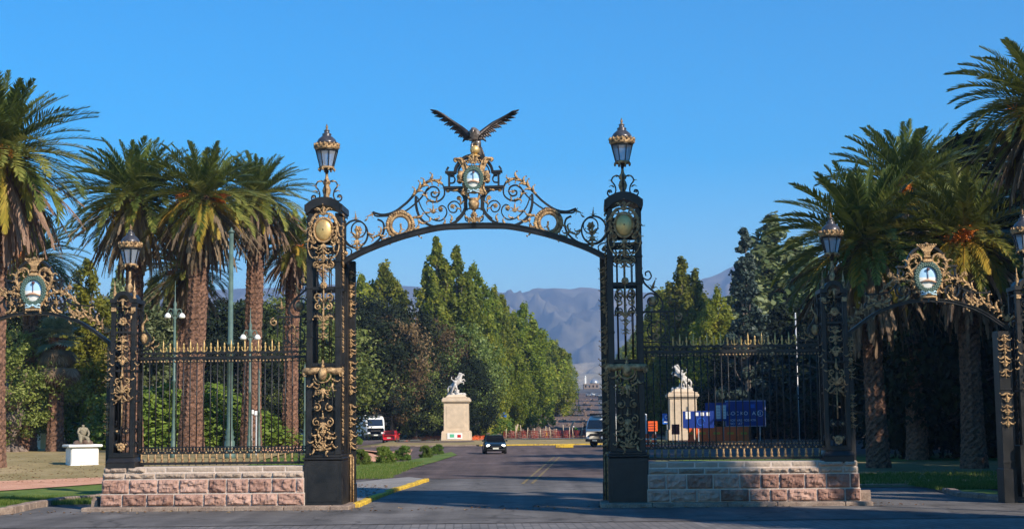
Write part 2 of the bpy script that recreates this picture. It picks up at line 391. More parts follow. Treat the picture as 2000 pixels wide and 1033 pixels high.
o=kerb('stone_kerb',[(-14.5,152),(-10,150.8),(-3.8,150.5)],M['kerbs'],.3,.13,1.3); tag(o,'pale stone kerb of the traffic island before the left monument','kerb')
lk=[hxy(-60,1012),hxy(20,1003),hxy(60,993),hxy(120,984),hxy(190,977),hxy(240,972)]
o=kerb('stone_kerb',lk,M['kerbs'],.3,.22,.7,.05); tag(o,'rough stone kerb edging the lawn at far left','kerb')
rk=[hxy(1840,958),hxy(1880,970),hxy(1960,977),hxy(2050,980)]
o=kerb('stone_kerb',rk,M['kerbs'],.3,.16,.8,.03); tag(o,'low stone kerb round the grass under the right arch','kerb')
area('grass_patch',[rk[0],rk[1],rk[2],rk[3],(rk[3][0],rk[3][1]+5.5),(rk[0][0],rk[0][1]+3)],M['grass'],.10,.8)
LT=[hxy(690,938),hxy(745,928),hxy(795,918),hxy(850,903),hxy(893,889),hxy(882,883)]
area('lawn',[lk[0],lk[1],lk[2],lk[3],lk[4],lk[5],(-12.5,47.2),(-12.3,63)]+LT+[(-7.0,94),(-9,97),(-16.3,105.4),(-60,117),(-60,50)],M['grass'],.05,.8)
# drier lawn further back on the left, the red path across it
a1,b1,c1,d1=hit(-40,966),hit(230,937),hit(-40,945),hit(200,938)
p0,p1=hit(0,962),hit(198,948); q0,q1=hit(0,945),hit(198,938)
def ext(a,b,x): t=(x-a.x)/(b.x-a.x); return a.y+(b.y-a.y)*t
PN=[(-40,ext(p0,p1,-40)),(-12.5,ext(p0,p1,-12.5)),(-8.9,72)]; PF=[(-8.2,76.5),(-12.5,ext(q0,q1,-12.5)+1),(-40,ext(q0,q1,-40))]
area('dry_lawn',[(-40,PF[2][1]-.4),(-12.5,PF[1][1]-.4),(-12.5,86),(-20,101),(-60,112),(-60,60)],M['drygrass'],.065,.8)
area('gravel_path',PN+PF,M['path'],.085,.6)
area('path_branch',[hxy(690,906),hxy(798,897),hxy(806,880),hxy(690,880),(-16,101),(-15,88)],M['path'],.13,.8)
# traffic island and what lies beyond it
area('island_grass',[(-14.2,152.2),(-10,150.9),(13,150.5),(13.2,178),(8,186),(-9,188),(-15,176)],M['drygrass'],.12)
area('right_verge',[(9,54.5),(60,52.5),(60,103.5),(9.5,99.5)],M['soil'],.02)
area('grass_strip',[(10,84),(60,84),(60,95),(10,95)],M['grass'],.04)
area('path_strip',[(10,55),(60,62),(60,65),(10,58.5)],M['path'],.04)
area('right_road',[(18,150),(60,150),(60,190),(18,190)],M['asphb'],.016)
area('pale_path',[(-60,200.2),(40,200.2),(40,206),(-60,206)],M['pave'],.03)
def axis_strip(name,y0,y1,o0,o1,m,dz):
    ys=[y0+(y1-y0)*i/40 for i in range(41)]
    return area(name,[(axis_x(y)+o0,y) for y in ys]+[(axis_x(y)+o1,y) for y in ys[::-1]],m,dz,8)
axis_strip('avenue_earthworks',206,700,-9,3,M['redsoil'],.03)
axis_strip('avenue_road',206,875,3,12,M['asph'],.05)
axis_strip('avenue_road_far',700,875,-9,3,M['asph'],.04)
area('flower_bed',[(-13.5,171),(-6,170),(-4.5,173),(-5,181),(-14,181)],M['redsoil'],.14)
area('yellow_line',[(axis_x(60)-.28,60),(axis_x(60)-.16,60),(axis_x(104)-.16,104),(axis_x(104)-.28,104)],M['yline'],.026,4)
area('yellow_line',[(axis_x(60)+.10,60),(axis_x(60)+.22,60),(axis_x(104)+.22,104),(axis_x(104)+.10,104)],M['yline'],.026,4)
# mountains: two rows of eroded ridges
def mtn(name,y0,y1,prof,m,x0,x1,seed,amp,freq,nx=520,ny=80):
    xs=np.linspace(x0,x1,nx); V=[]
    px=[p[0] for p in prof]; pz=[p[1] for p in prof]
    for j in range(ny):
        t=j/(ny-1); y=y0+(y1-y0)*t
        for x in xs:
            top=np.interp(1000+x/y1*F,px,pz)
            env=math.sin(min(1,t/.86)*PI/2)**1.15 if t<.86 else 1-((t-.86)/.14)**2*.3
            sp=abs(noise.noise(Vector((x*freq+seed,y*freq*.35,seed))))
            s2=abs(noise.noise(Vector((x*freq*2.7+seed,y*freq*1.1,seed+5))))
            s3=abs(noise.noise(Vector((x*freq*7+seed,y*freq*3.2,seed+9))))
            e=amp*(sp*1.5+s2*1.25+s3*.8)*math.sin(PI*min(1,t*1.0))**.7*(1 if t<.7 else max(.08,1-(t-.7)/.2))
            V.append((x,y,max(-1.5,top*env-e-1)))
    idx=np.arange(nx*ny).reshape(ny,nx); Fc=np.stack([idx[:-1,:-1],idx[:-1,1:],idx[1:,1:],idx[1:,:-1]],-1).reshape(-1,4)
    return struct(name,mesh_np(name,V,Fc,m,smooth=True))
def zpx(y,D): return (820-y)/F*D+CZ
M['mtn']=gmat('bare_mountain_rock',(.045,.042,.038),(.23,.19,.15),.003,fine=.02,bs=.01,c3=(.12,.105,.07),bump=.2)
M['hill']=gmat('dry_foothill',(.20,.17,.10),(.36,.29,.20),.004,fine=.03,bs=.02,bump=.2)
D=6600
mtn('mountains',3900,D,[(-200,zpx(600,D)),(300,zpx(575,D)),(700,zpx(560,D)),(800,zpx(566,D)),(880,zpx(572,D)),(975,zpx(578,D)),(1020,zpx(581,D)),(1075,zpx(572,D)),(1130,zpx(571,D)),(1180,zpx(573,D)),(1250,zpx(580,D)),(1320,zpx(568,D)),(1370,zpx(552,D)),(1400,zpx(538,D)),(1430,zpx(530,D)),(1480,zpx(537,D)),(1600,zpx(560,D)),(2200,zpx(600,D))],M['mtn'],-3300,3300,3.3,150,.0018)
D=3600
mtn('foothills',2300,D,[(-200,zpx(740,D)),(900,zpx(752,D)),(1050,zpx(735,D)),(1100,zpx(716,D)),(1150,zpx(712,D)),(1200,zpx(705,D)),(1300,zpx(722,D)),(1400,zpx(700,D)),(2200,zpx(730,D))],M['hill'],-1700,1700,8.1,26,.006,300,40)
# haze
hm=bpy.data.materials.new('air_haze'); hm.use_nodes=True; hn=hm.node_tree; hn.nodes.clear()
pv=hn.nodes.new('ShaderNodeVolumePrincipled'); pv.inputs['Color'].default_value=(.44,.64,1,1); pv.inputs['Density'].default_value=HAZE if 'HAZE' in globals() else .00017; pv.inputs['Anisotropy'].default_value=.1
ou=hn.nodes.new('ShaderNodeOutputMaterial'); hn.links.new(pv.outputs[0],ou.inputs['Volume'])
hb=MB().box((0,4880,380),(18800,9960,766)); ho=hb.build('haze',hm); ho['kind']='stuff'
# ============================================================ THE GATE (local frame: u right, v away, z up)
S=1/66.0
def uz(pts): return [g2(*p) for p in pts]
def bar(mb,pts,w=.05,d=.07,v=0,n=5,smooth=True,taper=None,closed=False):
    """flat iron bar bent through (u,z) points"""
    P=cr([(p[0],v,p[1]) for p in pts],n,closed) if smooth else [Vector((p[0],v,p[1])) for p in pts]
    if closed: P=P+[P[0]]
    k=len(P); rs=[w/2*(taper(i/(k-1)) if taper else 1) for i in range(k)]
    mb.tube(P,rs,4,flat=(1,d/w)); return mb
def rod(mb,pts,r,v=0,n=6,sides=6,taper=None,closed=False):
    P=cr([(p[0],v,p[1]) for p in pts],n,closed)
    if closed: P=P+[P[0]]
    k=len(P); mb.tube(P,[r*(taper(i/(k-1)) if taper else 1) for i in range(k)],sides); return mb
def spiral(c,r,a0,turns,end=.12,n=None,ccw=1):
    n=n or int(10*turns)+6; out=[]
    for i in range(n+1):
        t=i/n; rr=r*(1-(1-end)*t**.8); a=a0+ccw*2*PI*turns*t
        out.append((c[0]+rr*math.cos(a),c[1]+rr*math.sin(a)))
    return out
def leaf(mb,p,ang,L,w=.3,curl=1.2,v=0,th=.5):
    """one curling acanthus lobe"""
    pts=[];n=6; x,z=p; a=ang
    for i in range(n+1):
        t=i/n; pts.append(Vector((x,v-.012*math.sin(PI*t)-.03*t,z))); a+=curl*(t**1.5)/n*2.2; x+=math.cos(a)*L/n; z+=math.sin(a)*L/n
    rs=[L*w*.5*q for q in (.35,.8,1.0,.9,.7,.55,.42)]
    mb.tube(pts,rs,5,flat=(1,th)); mb.ball((x,v-.035,z),L*w*.30,n=5,m=4)
def spray(mb,p,ang,L,n=5,spread=1.6,v=0,w=.3):
    for i in range(n):
        t=(i/(n-1)-.5) if n>1 else 0
        leaf(mb,p,ang+t*spread,L*(1-.45*abs(t*2)),w,curl=(1.0 if t>=0 else -1.0)*(.6+abs(t)*1.6)*(1 if t else .2),v=v-.01*(1-abs(t*2)))
def rosette(mb,p,r,v=0,n=6):
    for i in range(n):
        a=2*PI*i/n; mb.ball((p[0]+math.cos(a)*r*.62,v-.01,p[1]+math.sin(a)*r*.62),r*.42,(1,.6,1),6,4)
    mb.ball((p[0],v-.03,p[1]),r*.38,(1,.9,1),6,5)
def filigree(mb,pts,L=.12,step=.14,v=-.03,side=0,seed=1):
    """gilded leaves growing along a bar"""
    rr=random.Random(seed); P=cr([(p[0],0,p[1]) for p in pts],8); acc=0; k=0
    for a,b in zip(P[:-1],P[1:]):
        acc+=(b-a).length
        if acc>=step:
            acc=0; k+=1; t=math.atan2(b.z-a.z,b.x-a.x); sd=(1 if k%2 else -1) if side==0 else side
            leaf(mb,(b.x,b.z),t+sd*rr.uniform(.3,.75),L*rr.uniform(.8,1.25),.42,sd*rr.uniform(1.0,2.0),v)
            if k%2: mb.ball((b.x,v-.02,b.z),L*.2,n=6,m=4)
def chain(mb,u,z0,z1,v,wd,seed=0,flip=1):
    """drop of leaves, husks and berries down a panel from z1 to z0"""
    rr=random.Random(seed); z=z1; k=0
    while z>z0+.06:
        s_=wd*(.75+.5*abs(math.sin(k*1.3+seed)))
        if k%3==2: rosette(mb,(u,z),s_*.42,v-.02)
        else:
            for sd in (-1,1): leaf(mb,(u,z),(-PI/2+sd*rr.uniform(.5,.9)),s_*1.1,.36,sd*1.7,v)
            leaf(mb,(u,z),-PI/2,s_*.9,.3,.0,v-.02)
        mb.ball((u,v-.03,z-s_*.25),s_*.17,n=6,m=4); z-=s_*rr.uniform(.55,.8); k+=1
def cscroll(mb,u,z,r,sd=1,w=.03,d=.05,v=0,up=1,turns=1.4):
    pts=spiral((u,z),r,PI/2*up if sd>0 else PI/2*up,turns,.16,ccw=-sd*up)
    bar(mb,pts,w,d,v,n=2)
def glassmat():
    m,nt,b=newmat('milky_lamp_glass'); b.inputs['Base Color'].default_value=(.42,.47,.55,1); b.inputs['Roughness'].default_value=.18
    b.inputs['Transmission Weight'].default_value=.55; b.inputs['IOR'].default_value=1.25; b.inputs['Alpha'].default_value=.82; return m
M['lampglass']=glassmat()
def lantern(par,org,u,z0,h=1.30,v=.5,k=1.0):
    """street lantern standing with its stem foot at z0: glass, crown, dome, finial as parts"""
    n=8; q=h/1.30; ph=PI/8
    f=MB()
    rb,rt=.20*q*k,.325*q*k; zb=z0+.0; zt=zb+.52*q
    f.lathe([(.035,-.22*q),(.05,-.12*q),(.07,-.10*q),(.05,-.06*q),(.12*q,-.03*q),(rb*1.1,0),(rb*1.1,.035*q),(rb*.95,.05*q)],(u,v,zb),8,ph=ph)
    for i in range(n):
        a=2*PI*i/n+ph
        f.tube([(u+rb*math.cos(a),v+rb*math.sin(a),zb+.03),(u+rt*math.cos(a),v+rt*math.sin(a),zt)],.014,4)
    f.lathe([(rt*1.02,0),(rt*1.06,.02),(rt*1.02,.05)],(u,v,zt-.02),8,ph=ph)
    lan=f.build('lantern',M['iron'],par,org)
    g=MB(); g.smooth=False; g.lathe([(rb*.93,.045),(rt*.955,.52*q)],(u,v,zb),8,caps=True,ph=ph); g.build('glass',M['lampglass'],lan,org)
    c=MB(); c.lathe([(rt*1.03,0),(rt*1.12,.05*q),(rt*1.06,.09*q),(rt*1.13,.13*q),(rt*.98,.17*q),(rt*.9,.19*q)],(u,v,zt+.02),16)
    for i in range(16):
        a=2*PI*i/16; c.ball((u+rt*1.1*math.cos(a),v+rt*1.1*math.sin(a),zt+.17*q),.035*q,(1,1,1.6),6,4)
        c.ball((u+rt*1.13*math.cos(a+.2),v+rt*1.13*math.sin(a+.2),zt+.09*q),.022*q,n=5,m=4)
    for j in (0,6):
        a=2*PI*(j+1.2)/12
    c.build('crown_band',M['gold'],lan,org)
    d=MB(); z1=zt+.2*q
    d.lathe([(rt*.93,0),(rt*.90,.05*q),(rt*.78,.13*q),(rt*.55,.20*q),(rt*.38,.24*q),(rt*.42,.27*q),(rt*.42,.30*q),(rt*.26,.32*q),(rt*.22,.38*q),(rt*.30,.40*q),(rt*.12,.42*q)],(u,v,z1),16); d.build('dome',M['dome'],lan,org)
    e=MB(); e.lathe([(.03,.41*q),(.05*q,.43*q),(.02,.46*q),(.045*q,.50*q),(.03,.53*q),(.008,.60*q)],(u,v,z1),8); e.build('finial',M['gold'],lan,org)
    b=MB(); b.lathe([(rb*1.12,0),(rb*1.2,.03*q),(rb*1.1,.07*q)],(u,v,zb-.02),8,ph=ph)
    for i in range(n):
        a=2*PI*i/n+ph; b.ball((u+rb*1.15*math.cos(a),v+rb*1.15*math.sin(a),zb-.04*q),.035*q,(1,1,1.4),6,4)
    b.build('base_ring',M['gold'],lan,org)
    return lan
M['dome']=mat('lantern_dome_metal',(.10,.095,.10),.3,.6,.3,6)
# ---- centre pillars ------------------------------------------------------------
def big_pillar(name,label,u0,side,lit):
    """side=+1: opening is to the right (+u)"""
    t=thing(name,label,'gate pillar',gw(u0,0,0),-GA,'tall centre pillars of the gate'); org=(0,0,0)
    MI=side  # mirror everything when side<0
    def B(mb,nm,m,par=t):
        if side<0: mb.mirror(0)
        return mb.build(nm,m,par)
    W=.55; DP=1.1
    p=MB(); p.box((0,DP/2,.72),(1.16,DP+.08,1.44),bev=.03); p.box((0,DP/2,1.48),(1.22,DP+.14,.07),bev=.02); p.box((0,DP/2,1.555),(1.10,DP+.04,.09),bev=.02)
    for zz,hh in ((.75,1.06),):
        p.box((0,-.045,zz),(.90,.012,hh),bev=.005)
    p.box((0,DP/2,.05),(1.24,DP+.16,.10),bev=.02)
    B(p,'plinth',M['iron'])
    for su in (-1,1):
        for vv in (.085,DP-.085):
            q=MB(); q.box((su*.43,vv,5.15),(.17,.17,7.1),bev=.012)
            for dz in (3.6,5.1,6.55,7.35,7.75): q.box((su*.43,vv,dz),(.2,.2,.07),bev=.01)
            B(q,'corner_post',M['iron'])
    # crossbars between the posts
    c=MB()
    for zz in (1.66,2.95,4.25,6.53,7.33,7.72):
        for vv in (.07,DP-.07): c.box((0,vv,zz),(.70,.10,.11),bev=.01)
        for su in (-.43,.43): c.box((su,DP/2,zz-.003),(.10,.78,.10),bev=.01)
    # lattice rods and scrolls, front and back
    for vv,full in ((.06,1),(DP-.06,0)):
        for uu in (-.22,0,.22): c.tube([(uu,vv,4.3),(uu,vv,7.3)],.018,6)
        for uu in (-.26,-.13,.13,.26): c.tube([(uu,vv,1.7),(uu,vv,4.2)],.014,5)
        for zc in (6.2,5.75,2.2,3.35,3.7):
            for sd in (-1,1): cscroll(c,sd*.17,zc,.15,sd,.035,.05,vv,1 if zc>3 else -1)
        for sd in (-1,1):
            bar(c,[(sd*.34,7.28),(sd*.26,7.16),(sd*.13,7.26),(0,7.14)],.03,.05,vv)
            bar(c,[(sd*.34,7.68),(sd*.20,7.46),(sd*.06,7.62),(0,7.4)],.035,.05,vv)
    for su in (-.45,.45):
        c.tube([(su,.55,1.7),(su,.55,7.3)],.018,5)
        for zc in (2.3,3.3,5.6,6.3):
            for k in range(2):
                pts=spiral((.55+(-.14 if k else .14),zc),.14,PI/2,1.3,.2,ccw=(1 if k else -1)); P=cr([(su,a,b) for a,b in pts],2); c.tube(P,.018,4)
    B(c,'lattice',M['iron'])
    # solid backing low in the panel
    bk=MB(); bk.box((0,.14,2.5),(.66,.02,1.6)); B(bk,'back_panel',M['iron'])
    # hood
    h=MB()
    top=[];bot=[]
    for i in range(13):
        a=-1+2*i/12; top.append((a*.54,9.28-.22*abs(a)**2.2)); bot.append((a*.54,9.04-.24*abs(a)**1.6-(.05 if abs(a)>.8 else 0)))
    h.prism(top+bot[::-1],-.10,DP+.10)
    h.box((0,DP/2,9.27),(.55,.7,.10),bev=.02,top=.7)
    for su in (-1,1): h.box((su*.53,DP/2,8.95),(.09,DP+.22,.22),bev=.02)
    for su in (-1,1): h.box((su*.41,DP/2,8.5),(.14,DP+.02,.60),bev=.01)
    h.box((0,DP-.1,8.3),(.74,.04,.7))
    B(h,'hood',M['iron'])
    # side jamb that carries the arch
    j=MB(); j.box((.58,1.62,3.75),(.28,.22,7.5),bev=.015); j.box((.58,1.62,.35),(.32,.30,.7),bev=.02); j.box((.52,1.30,3.7),(.07,.42,7.3),bev=.01); j.box((.52,1.3,7.3),(.12,.8,.12),bev=.01)
    B(j,'side_jamb',M['iron'])
    jg=MB()
    for a,b,wd in ((5.7,7.2,.14),(4.5,5.4,.15),(3.3,4.4,.17),(1.7,3.1,.17)): chain(jg,.59,a,b,1.48,wd,int(a*7))
    for k in range(3): jg.tube([(.51+k*.08,1.46,.12),(.51+k*.08,1.46,1.5)],.027,6)
    jg.lathe([(.06,0),(.10,.05),(.06,.12)],(.57,1.5,1.45),8)
    # leaves on the pillar's inner face
    sub=MB()
    for a,b,wd in ((6.6,8.8,.11),(4.6,6.0,.11),(1.9,4.2,.12)): chain(sub,0,a,b,0,wd,int(a*5))
    sub.v=[(.53-p[1]*1.0,.16+p[0],p[2]) for p in sub.v]; sub.f=[f for f in sub.f]
    jg.merge(sub); B(jg,'side_ornament',M['gold'])
    # front cartouche
    gm=M['gold']; g=MB(); zc=8.28
    oval=MB(); oval.lathe([(.265,-.0),(.25,.05),(.20,.085),(.12,.11),(.02,.12)],(0,0,0),24,caps=False)
    oval.v=[(p[0],-.04-p[2],zc+p[1]*1.28) for p in oval.v]; oval.f=[f for f in oval.f]
    ring=[(.285*math.cos(a*2*PI/20),zc+.37*math.sin(a*2*PI/20)) for a in range(20)]
    rod(g,ring,.036,-.08,2,6,closed=True)
    for sd in (-1,1):
        rod(g,[(sd*.05,8.78),(sd*.2,8.76),(sd*.30,8.66),(sd*.38,8.5),(sd*.41,8.28),(sd*.38,8.1),(sd*.30,7.92)],.05,-.03,4,6,lambda t:.6+.6*math.sin(PI*t))
        rod(g,spiral((sd*.20,8.68),.10,PI/2,1.3,.2,ccw=-sd),.026,-.06,2,5)
        rod(g,spiral((sd*.31,7.93),.09,PI/2,1.2,.2,ccw=sd),.026,-.05,2,5)
        filigree(g,[(sd*.42,8.62),(sd*.45,8.3),(sd*.40,7.95),(sd*.3,7.75)],.15,.10,-.05,0,3)
        filigree(g,[(sd*.36,8.6),(sd*.36,8.3),(sd*.33,8.05)],.10,.09,-.10,0,5)
        bar(g,[(sd*.46,8.0),(sd*.47,7.75),(sd*.38,7.5),(sd*.22,7.4)],.03,.04,-.05)
        filigree(g,[(sd*.36,7.5),(sd*.22,7.42),(sd*.10,7.30)],.14,.09,-.05,0,9)
        rod(g,spiral((sd*.22,7.22),.11,PI/2,1.2,.2,ccw=-sd),.024,-.04,2,5)
        leaf(g,(sd*.05,8.80),PI/2+sd*-.5,.24,.3,-sd*1.8,-.07)
    spray(g,(0,8.70),PI/2,.30,5,1.7,-.09); rosette(g,(0,8.92),.07,-.1)
    spray(g,(0,7.86),-PI/2,.30,5,1.5,-.08); chain(g,0,6.98,7.7,-.06,.20,4); spray(g,(0,7.25),-PI/2,.26,5,2.4,-.05)
    # middle of the shaft
    g.tube([(0,-.0,6.95),(0,0,5.0)],.022,6)
    rosette(g,(0,6.62),.11,-.02,8); 
    for sd in (-1,1):
        for zc2,r in ((6.28,.14),(5.98,.12)): rod(g,spiral((sd*.16,zc2),r,-PI/2 if zc2>6.1 else PI/2,1.25,.2,ccw=sd*(1 if zc2>6.1 else -1)),.024,-.03,2,5)
        leaf(g,(0,5.55),PI/2-sd*.75,.36,.3,-sd*2.0,-.03); leaf(g,(sd*.03,6.1),PI/2-sd*.4,.25,.3,-sd*1.6,-.03)
    spray(g,(0,5.5),PI/2,.34,5,1.2,-.04); chain(g,0,5.0,5.5,-.03,.13,8)
    B(g,'cartouche_frame',gm if lit else gm)
    B(oval,'shield',M['goldb'])
    # bracket with winged shell above the lower panel
    e=MB(); zz=3.98
    for sd in (-1,1):
        P=[Vector((sd*.04,-.13,zz+.10)),Vector((sd*.2,-.15,zz+.10)),Vector((sd*.38,-.14,zz+.07)),Vector((sd*.52,-.10,zz+.09)),Vector((sd*.58,-.06,zz+.02))]
        e.tube(cr(P,4),[.07+.035*math.sin(PI*i/16) for i in range(17)],6,flat=(1.1,.5)); e.ball((sd*.58,-.08,zz+.0),.055,n=7,m=5)
        rod(e,spiral((sd*.53,zz-.03),.07,PI/2,1,.3,ccw=-sd),.02,-.10,2,5)
    e.ball((0,-.16,zz+.0),.15,(.9,.8,1.35),10,8); e.lathe([(.04,0),(.06,.03),(.03,.07),(.045,.12),(.01,.22)],(0,-.12,zz+.2),8)
    rod(e,spiral((0,zz-.02),.24,-PI*.02,.52,1.0,ccw=-1),.028,-.12,2,5)
    for sd in (-1,1):
        filigree(e,[(sd*.24,zz-.05),(sd*.30,zz-.3),(sd*.2,zz-.5),(sd*.05,zz-.62)],.17,.10,-.06,0,2)
        rod(e,spiral((sd*.19,2.98),.14,PI*.6,1.2,.25,ccw=sd),.022,-.05,2,5); e.ball((sd*.19,-.08,2.98),.05,n=6,m=4)
        rod(e,spiral((sd*.2,2.55),.13,PI/2,1.2,.25,ccw=-sd),.022,-.05,2,5)
        filigree(e,[(sd*.04,2.6),(sd*.12,2.3),(sd*.28,2.0),(sd*.26,1.8),(sd*.1,1.72)],.18,.09,-.06,0,6)
        filigree(e,[(0,2.2),(sd*.1,2.05),(0,1.85)],.15,.09,-.08,0,8)
    spray(e,(0,3.55),-PI/2,.3,5,1.6,-.09); spray(e,(0,2.62),PI/2,.22,3,1.0,-.06); spray(e,(0,2.55),-PI/2,.34,5,1.5,-.07); spray(e,(0,1.72),PI/2,.3,5,1.9,-.06)
    rosette(e,(0,2.25),.09,-.09)
    B(e,'gilded_bracket',M['gold'])
    # lamp standard
    l=MB(); l.lathe([(.20,9.20),(.15,9.26),(.10,9.32),(.08,9.4),(.11,9.46),(.135,9.56),(.10,9.68),(.065,9.72),(.11,9.76),(.12,9.84),(.06,9.92),(.04,10.02),(.04,10.2)],(0,.5,0),12)
    B(l,'lamp_stem',M['gold'])
    ls=MB(); lg=MB()
    for sd in (-1,1):
        for (ax_,ay) in ((1,0),(0,1)):
            pts=[(sd*.06,9.78),(sd*.16,9.86),(sd*.28,9.82),(sd*.33,9.70),(sd*.24,9.56),(sd*.21,9.40),(sd*.27,9.27),(sd*.38,9.23),(sd*.46,9.30),(sd*.44,9.40),(sd*.36,9.41),(sd*.34,9.34)]
            tmp=MB(); rod(tmp,pts,.024,0,4,6)
            if ay: tmp.v=[(p[1],.5+p[0],p[2]) for p in tmp.v]
            else: tmp.v=[(p[0],.5+p[1],p[2]) for p in tmp.v]
            ls.merge(tmp)
        for q in ((sd*.30,9.62,sd*-.4+PI/2),(sd*.26,9.50,PI/2-sd*.9),(sd*.15,9.82,PI/2-sd*1.2)):
            leaf(lg,(q[0],q[1]),q[2],.14,.4,-sd*1.5,.47)
        lg.ball((sd*.40,.5,9.36),.035,n=6,m=4)
    B(ls,'scroll_bracket',M['iron']); B(lg,'scroll_leaf',M['gold'])
    L=lantern(t,(0,0,0),0,10.24,1.36,.5)
    return t
uA=g2(631,990)[0]; uB=g2(1229,988)[0]; UC=(uA+uB)/2
big_pillar('gate_pillar','tall black and gold gate pillar on the left of the road, sunlit, with gold oval shield and lantern',uA,1,True)
big_pillar('gate_pillar','tall dark shaded gate pillar on the right of the road with lantern on top',uB,-1,False)
# ---- outer pillars ------------------------------------------------------------
def outer_pillar(label,u0,side,zb=1.22,jz=0,jx=.46,jw=.15):
    """side=+1: fence to the right, side arch to the left"""
    t=thing('gate_pillar',label,'gate pillar',gw(u0,0,0),-GA,'lower outer pillars of the gate'); t.name='gate_pillar'
    def B(mb,nm,m,par=t):
        if side<0: mb.mirror(0)
        return mb.build(nm,m,par)
    DP=.85
    p=MB(); p.box((0,DP/2,zb+.10),(.86,DP+.1,.20),bev=.015); p.box((0,DP/2,zb+.27),(.90,DP+.12,.16),bev=.02,top=.86)
    p.box((0,DP/2,zb+.39),(.76,DP,.08),bev=.01)
    if zb<.6: p.box((0,DP/2,(zb+.3)/2+.6),(.92,DP+.05,1.5),bev=.02)
    B(p,'plinth',M['iron'])
    z0=zb+.4; z1=6.22
    for su in (-1,1):
        for vv in (.07,DP-.07):
            q=MB(); q.box((su*.31,vv,(z0+z1)/2),(.13,.13,z1-z0),bev=.01)
            for dz in (z0+2.55,z1-1.0,z1-.1): q.box((su*.31,vv,dz),(.16,.16,.06),bev=.01)
            B(q,'corner_post',M['iron'])
    c=MB()
    for zz in (z0+.06,3.25,4.15,5.3,6.05):
        for vv in (.06,DP-.06): c.box((0,vv,zz),(.5,.07,.07),bev=.008)
        for su in (-.31,.31): c.box((su,DP/2,zz-.003),(.06,.6,.06),bev=.008)
    for vv in (.05,DP-.05):
        for uu in (-.12,0,.12): c.tube([(uu,vv,z0),(uu,vv,6.0)],.016,5)
        for zc in (1.95,2.35,3.5,4.4,4.8,5.5,5.8):
            for sd in (-1,1): cscroll(c,sd*.13,zc,.11,sd,.028,.04,vv,1 if int(zc*10)%2 else -1)
    for su in (-.32,.32):
        for zc in (1.95,2.6,3.5,4.4,5.0,5.6):
            for k in range(2): c.tube(cr([(su,a,b) for a,b in spiral((.42+(-.13 if k else .13),zc),.13,PI/2,1.3,.2,ccw=(1 if k else -1))],2),.016,4)
        for vv in (.3,.55): c.tube([(su,vv,z0),(su,vv,6.0)],.014,5)
    B(c,'lattice',M['iron'])
    # outer jamb taking the side arch
    j=MB(); j.box((-jx,.5,(5.0+jz)/2+.0),(jw,.6,5.0-jz),bev=.012); j.box((-jx,.5,.5+jz),(jw+.05,.7,1.0),bev=.015)
    for k in range(4): j.box((-jx,.19,1.2+k*1.05),(jw+.02,.03,.05))
    B(j,'side_jamb',M['iron'])
    h=MB(); out=[(-.40,6.18),(-.40,6.30)]+[(.27*math.cos(a),6.30+.24*math.sin(a)) for a in [PI-PI*i/8 for i in range(9)]]+[(.40,6.30),(.40,6.18)]
    inn=[(.20*math.cos(a),6.18+.24*math.sin(a)) for a in [PI*i/8 for i in range(9)]]
    h.prism(out+inn,-.04,DP+.04); B(h,'hood',M['iron'])
    g=MB()
    for sd in (-1,1):
        for vv in (.08,):
            g.box((sd*.30,vv-.06,5.98),(.14,.10,.13),bev=.01)
        filigree(g,[(sd*.1,3.75),(sd*.2,3.5),(sd*.12,3.2)],.15,.10,-.02,0,4)
        rod(g,spiral((sd*.13,3.85),.10,-PI/2,1.2,.25,ccw=sd),.022,-.02,2,5)
        rod(g,spiral((sd*.14,3.55),.11,PI/2,1.2,.25,ccw=-sd),.022,-.02,2,5)
        leaf(g,(sd*.02,3.42),-PI/2+sd*.5,.3,.34,sd*1.8,-.02)
        for zc in (2.35,1.95): g.ball((sd*.14,-.01,zc),.04,n=6,m=4)
        for zc in (4.4,4.8,5.5): leaf(g,(0,zc),PI/2-sd*.8,.2,.34,-sd*1.8,-.02)
        filigree(g,[(sd*.40,4.9),(sd*.38,4.3),(sd*.36,3.9)],.12,.13,.0,0,4)
    spray(g,(0,3.45),PI/2,.42,5,1.3,-.03); g.tube([(0,-.0,3.4),(0,0,2.5)],.02,6); g.lathe([(.03,0),(.05,.05),(.01,.3)],(0,-.02,3.95),6)
    rosette(g,(0,1.88),.13,-.03,8); rosette(g,(0,5.62),.13,-.02,8); chain(g,0,4.2,5.2,-.02,.15,3); spray(g,(0,6.3),-PI/2,.3,3,1.5,-.06)
    filigree(g,[(0,6.15),(.12,6.0),(.25,5.8)],.14,.1,-.04,0,4)
    for a,b in ((3.6,4.9),(2.2,3.2)): chain(g,-jx,a,b,.18,.10+(.06 if jw>.2 else 0),int(a))
    B(g,'gilded_ornament',M['gold'])
    for su in (-1,1):
        f=MB(); f.lathe([(.06,0),(.075,.03),(.035,.06),(.05,.12),(.065,.17),(.045,.24),(.02,.28),(.035,.33),(.02,.38),(.012,.46),(.004,.56)],(su*.30,.08,6.30),8); B(f,'finial',M['gold'])
    l=MB(); l.lathe([(.10,6.42),(.07,6.48),(.05,6.54),(.09,6.62),(.10,6.70),(.06,6.78),(.04,6.84),(.07,6.90),(.04,6.98),(.035,7.3)],(.05*side,.42,0),10); B(l,'lamp_stem',M['gold'])
    lantern(t,(0,0,0),.10*side if side>0 else -.10,7.10,1.24,.42) if False else lantern(t,(0,0,0),.05,7.36,1.24,.42)
    return t
uC=g2(236,912)[0]; uD=g2(1639,895)[0]; uF=g2(2028,975)[0]; uL=g2(58,560)[0]; uRa=g2(1817,560)[0]; uE=uL-(uF-uRa)
outer_pillar('black and gold outer pillar with lantern at the far left end of the sunlit stone wall',uC,1)
outer_pillar('dark outer pillar with lantern at the right end of the right stone wall',uD,-1)
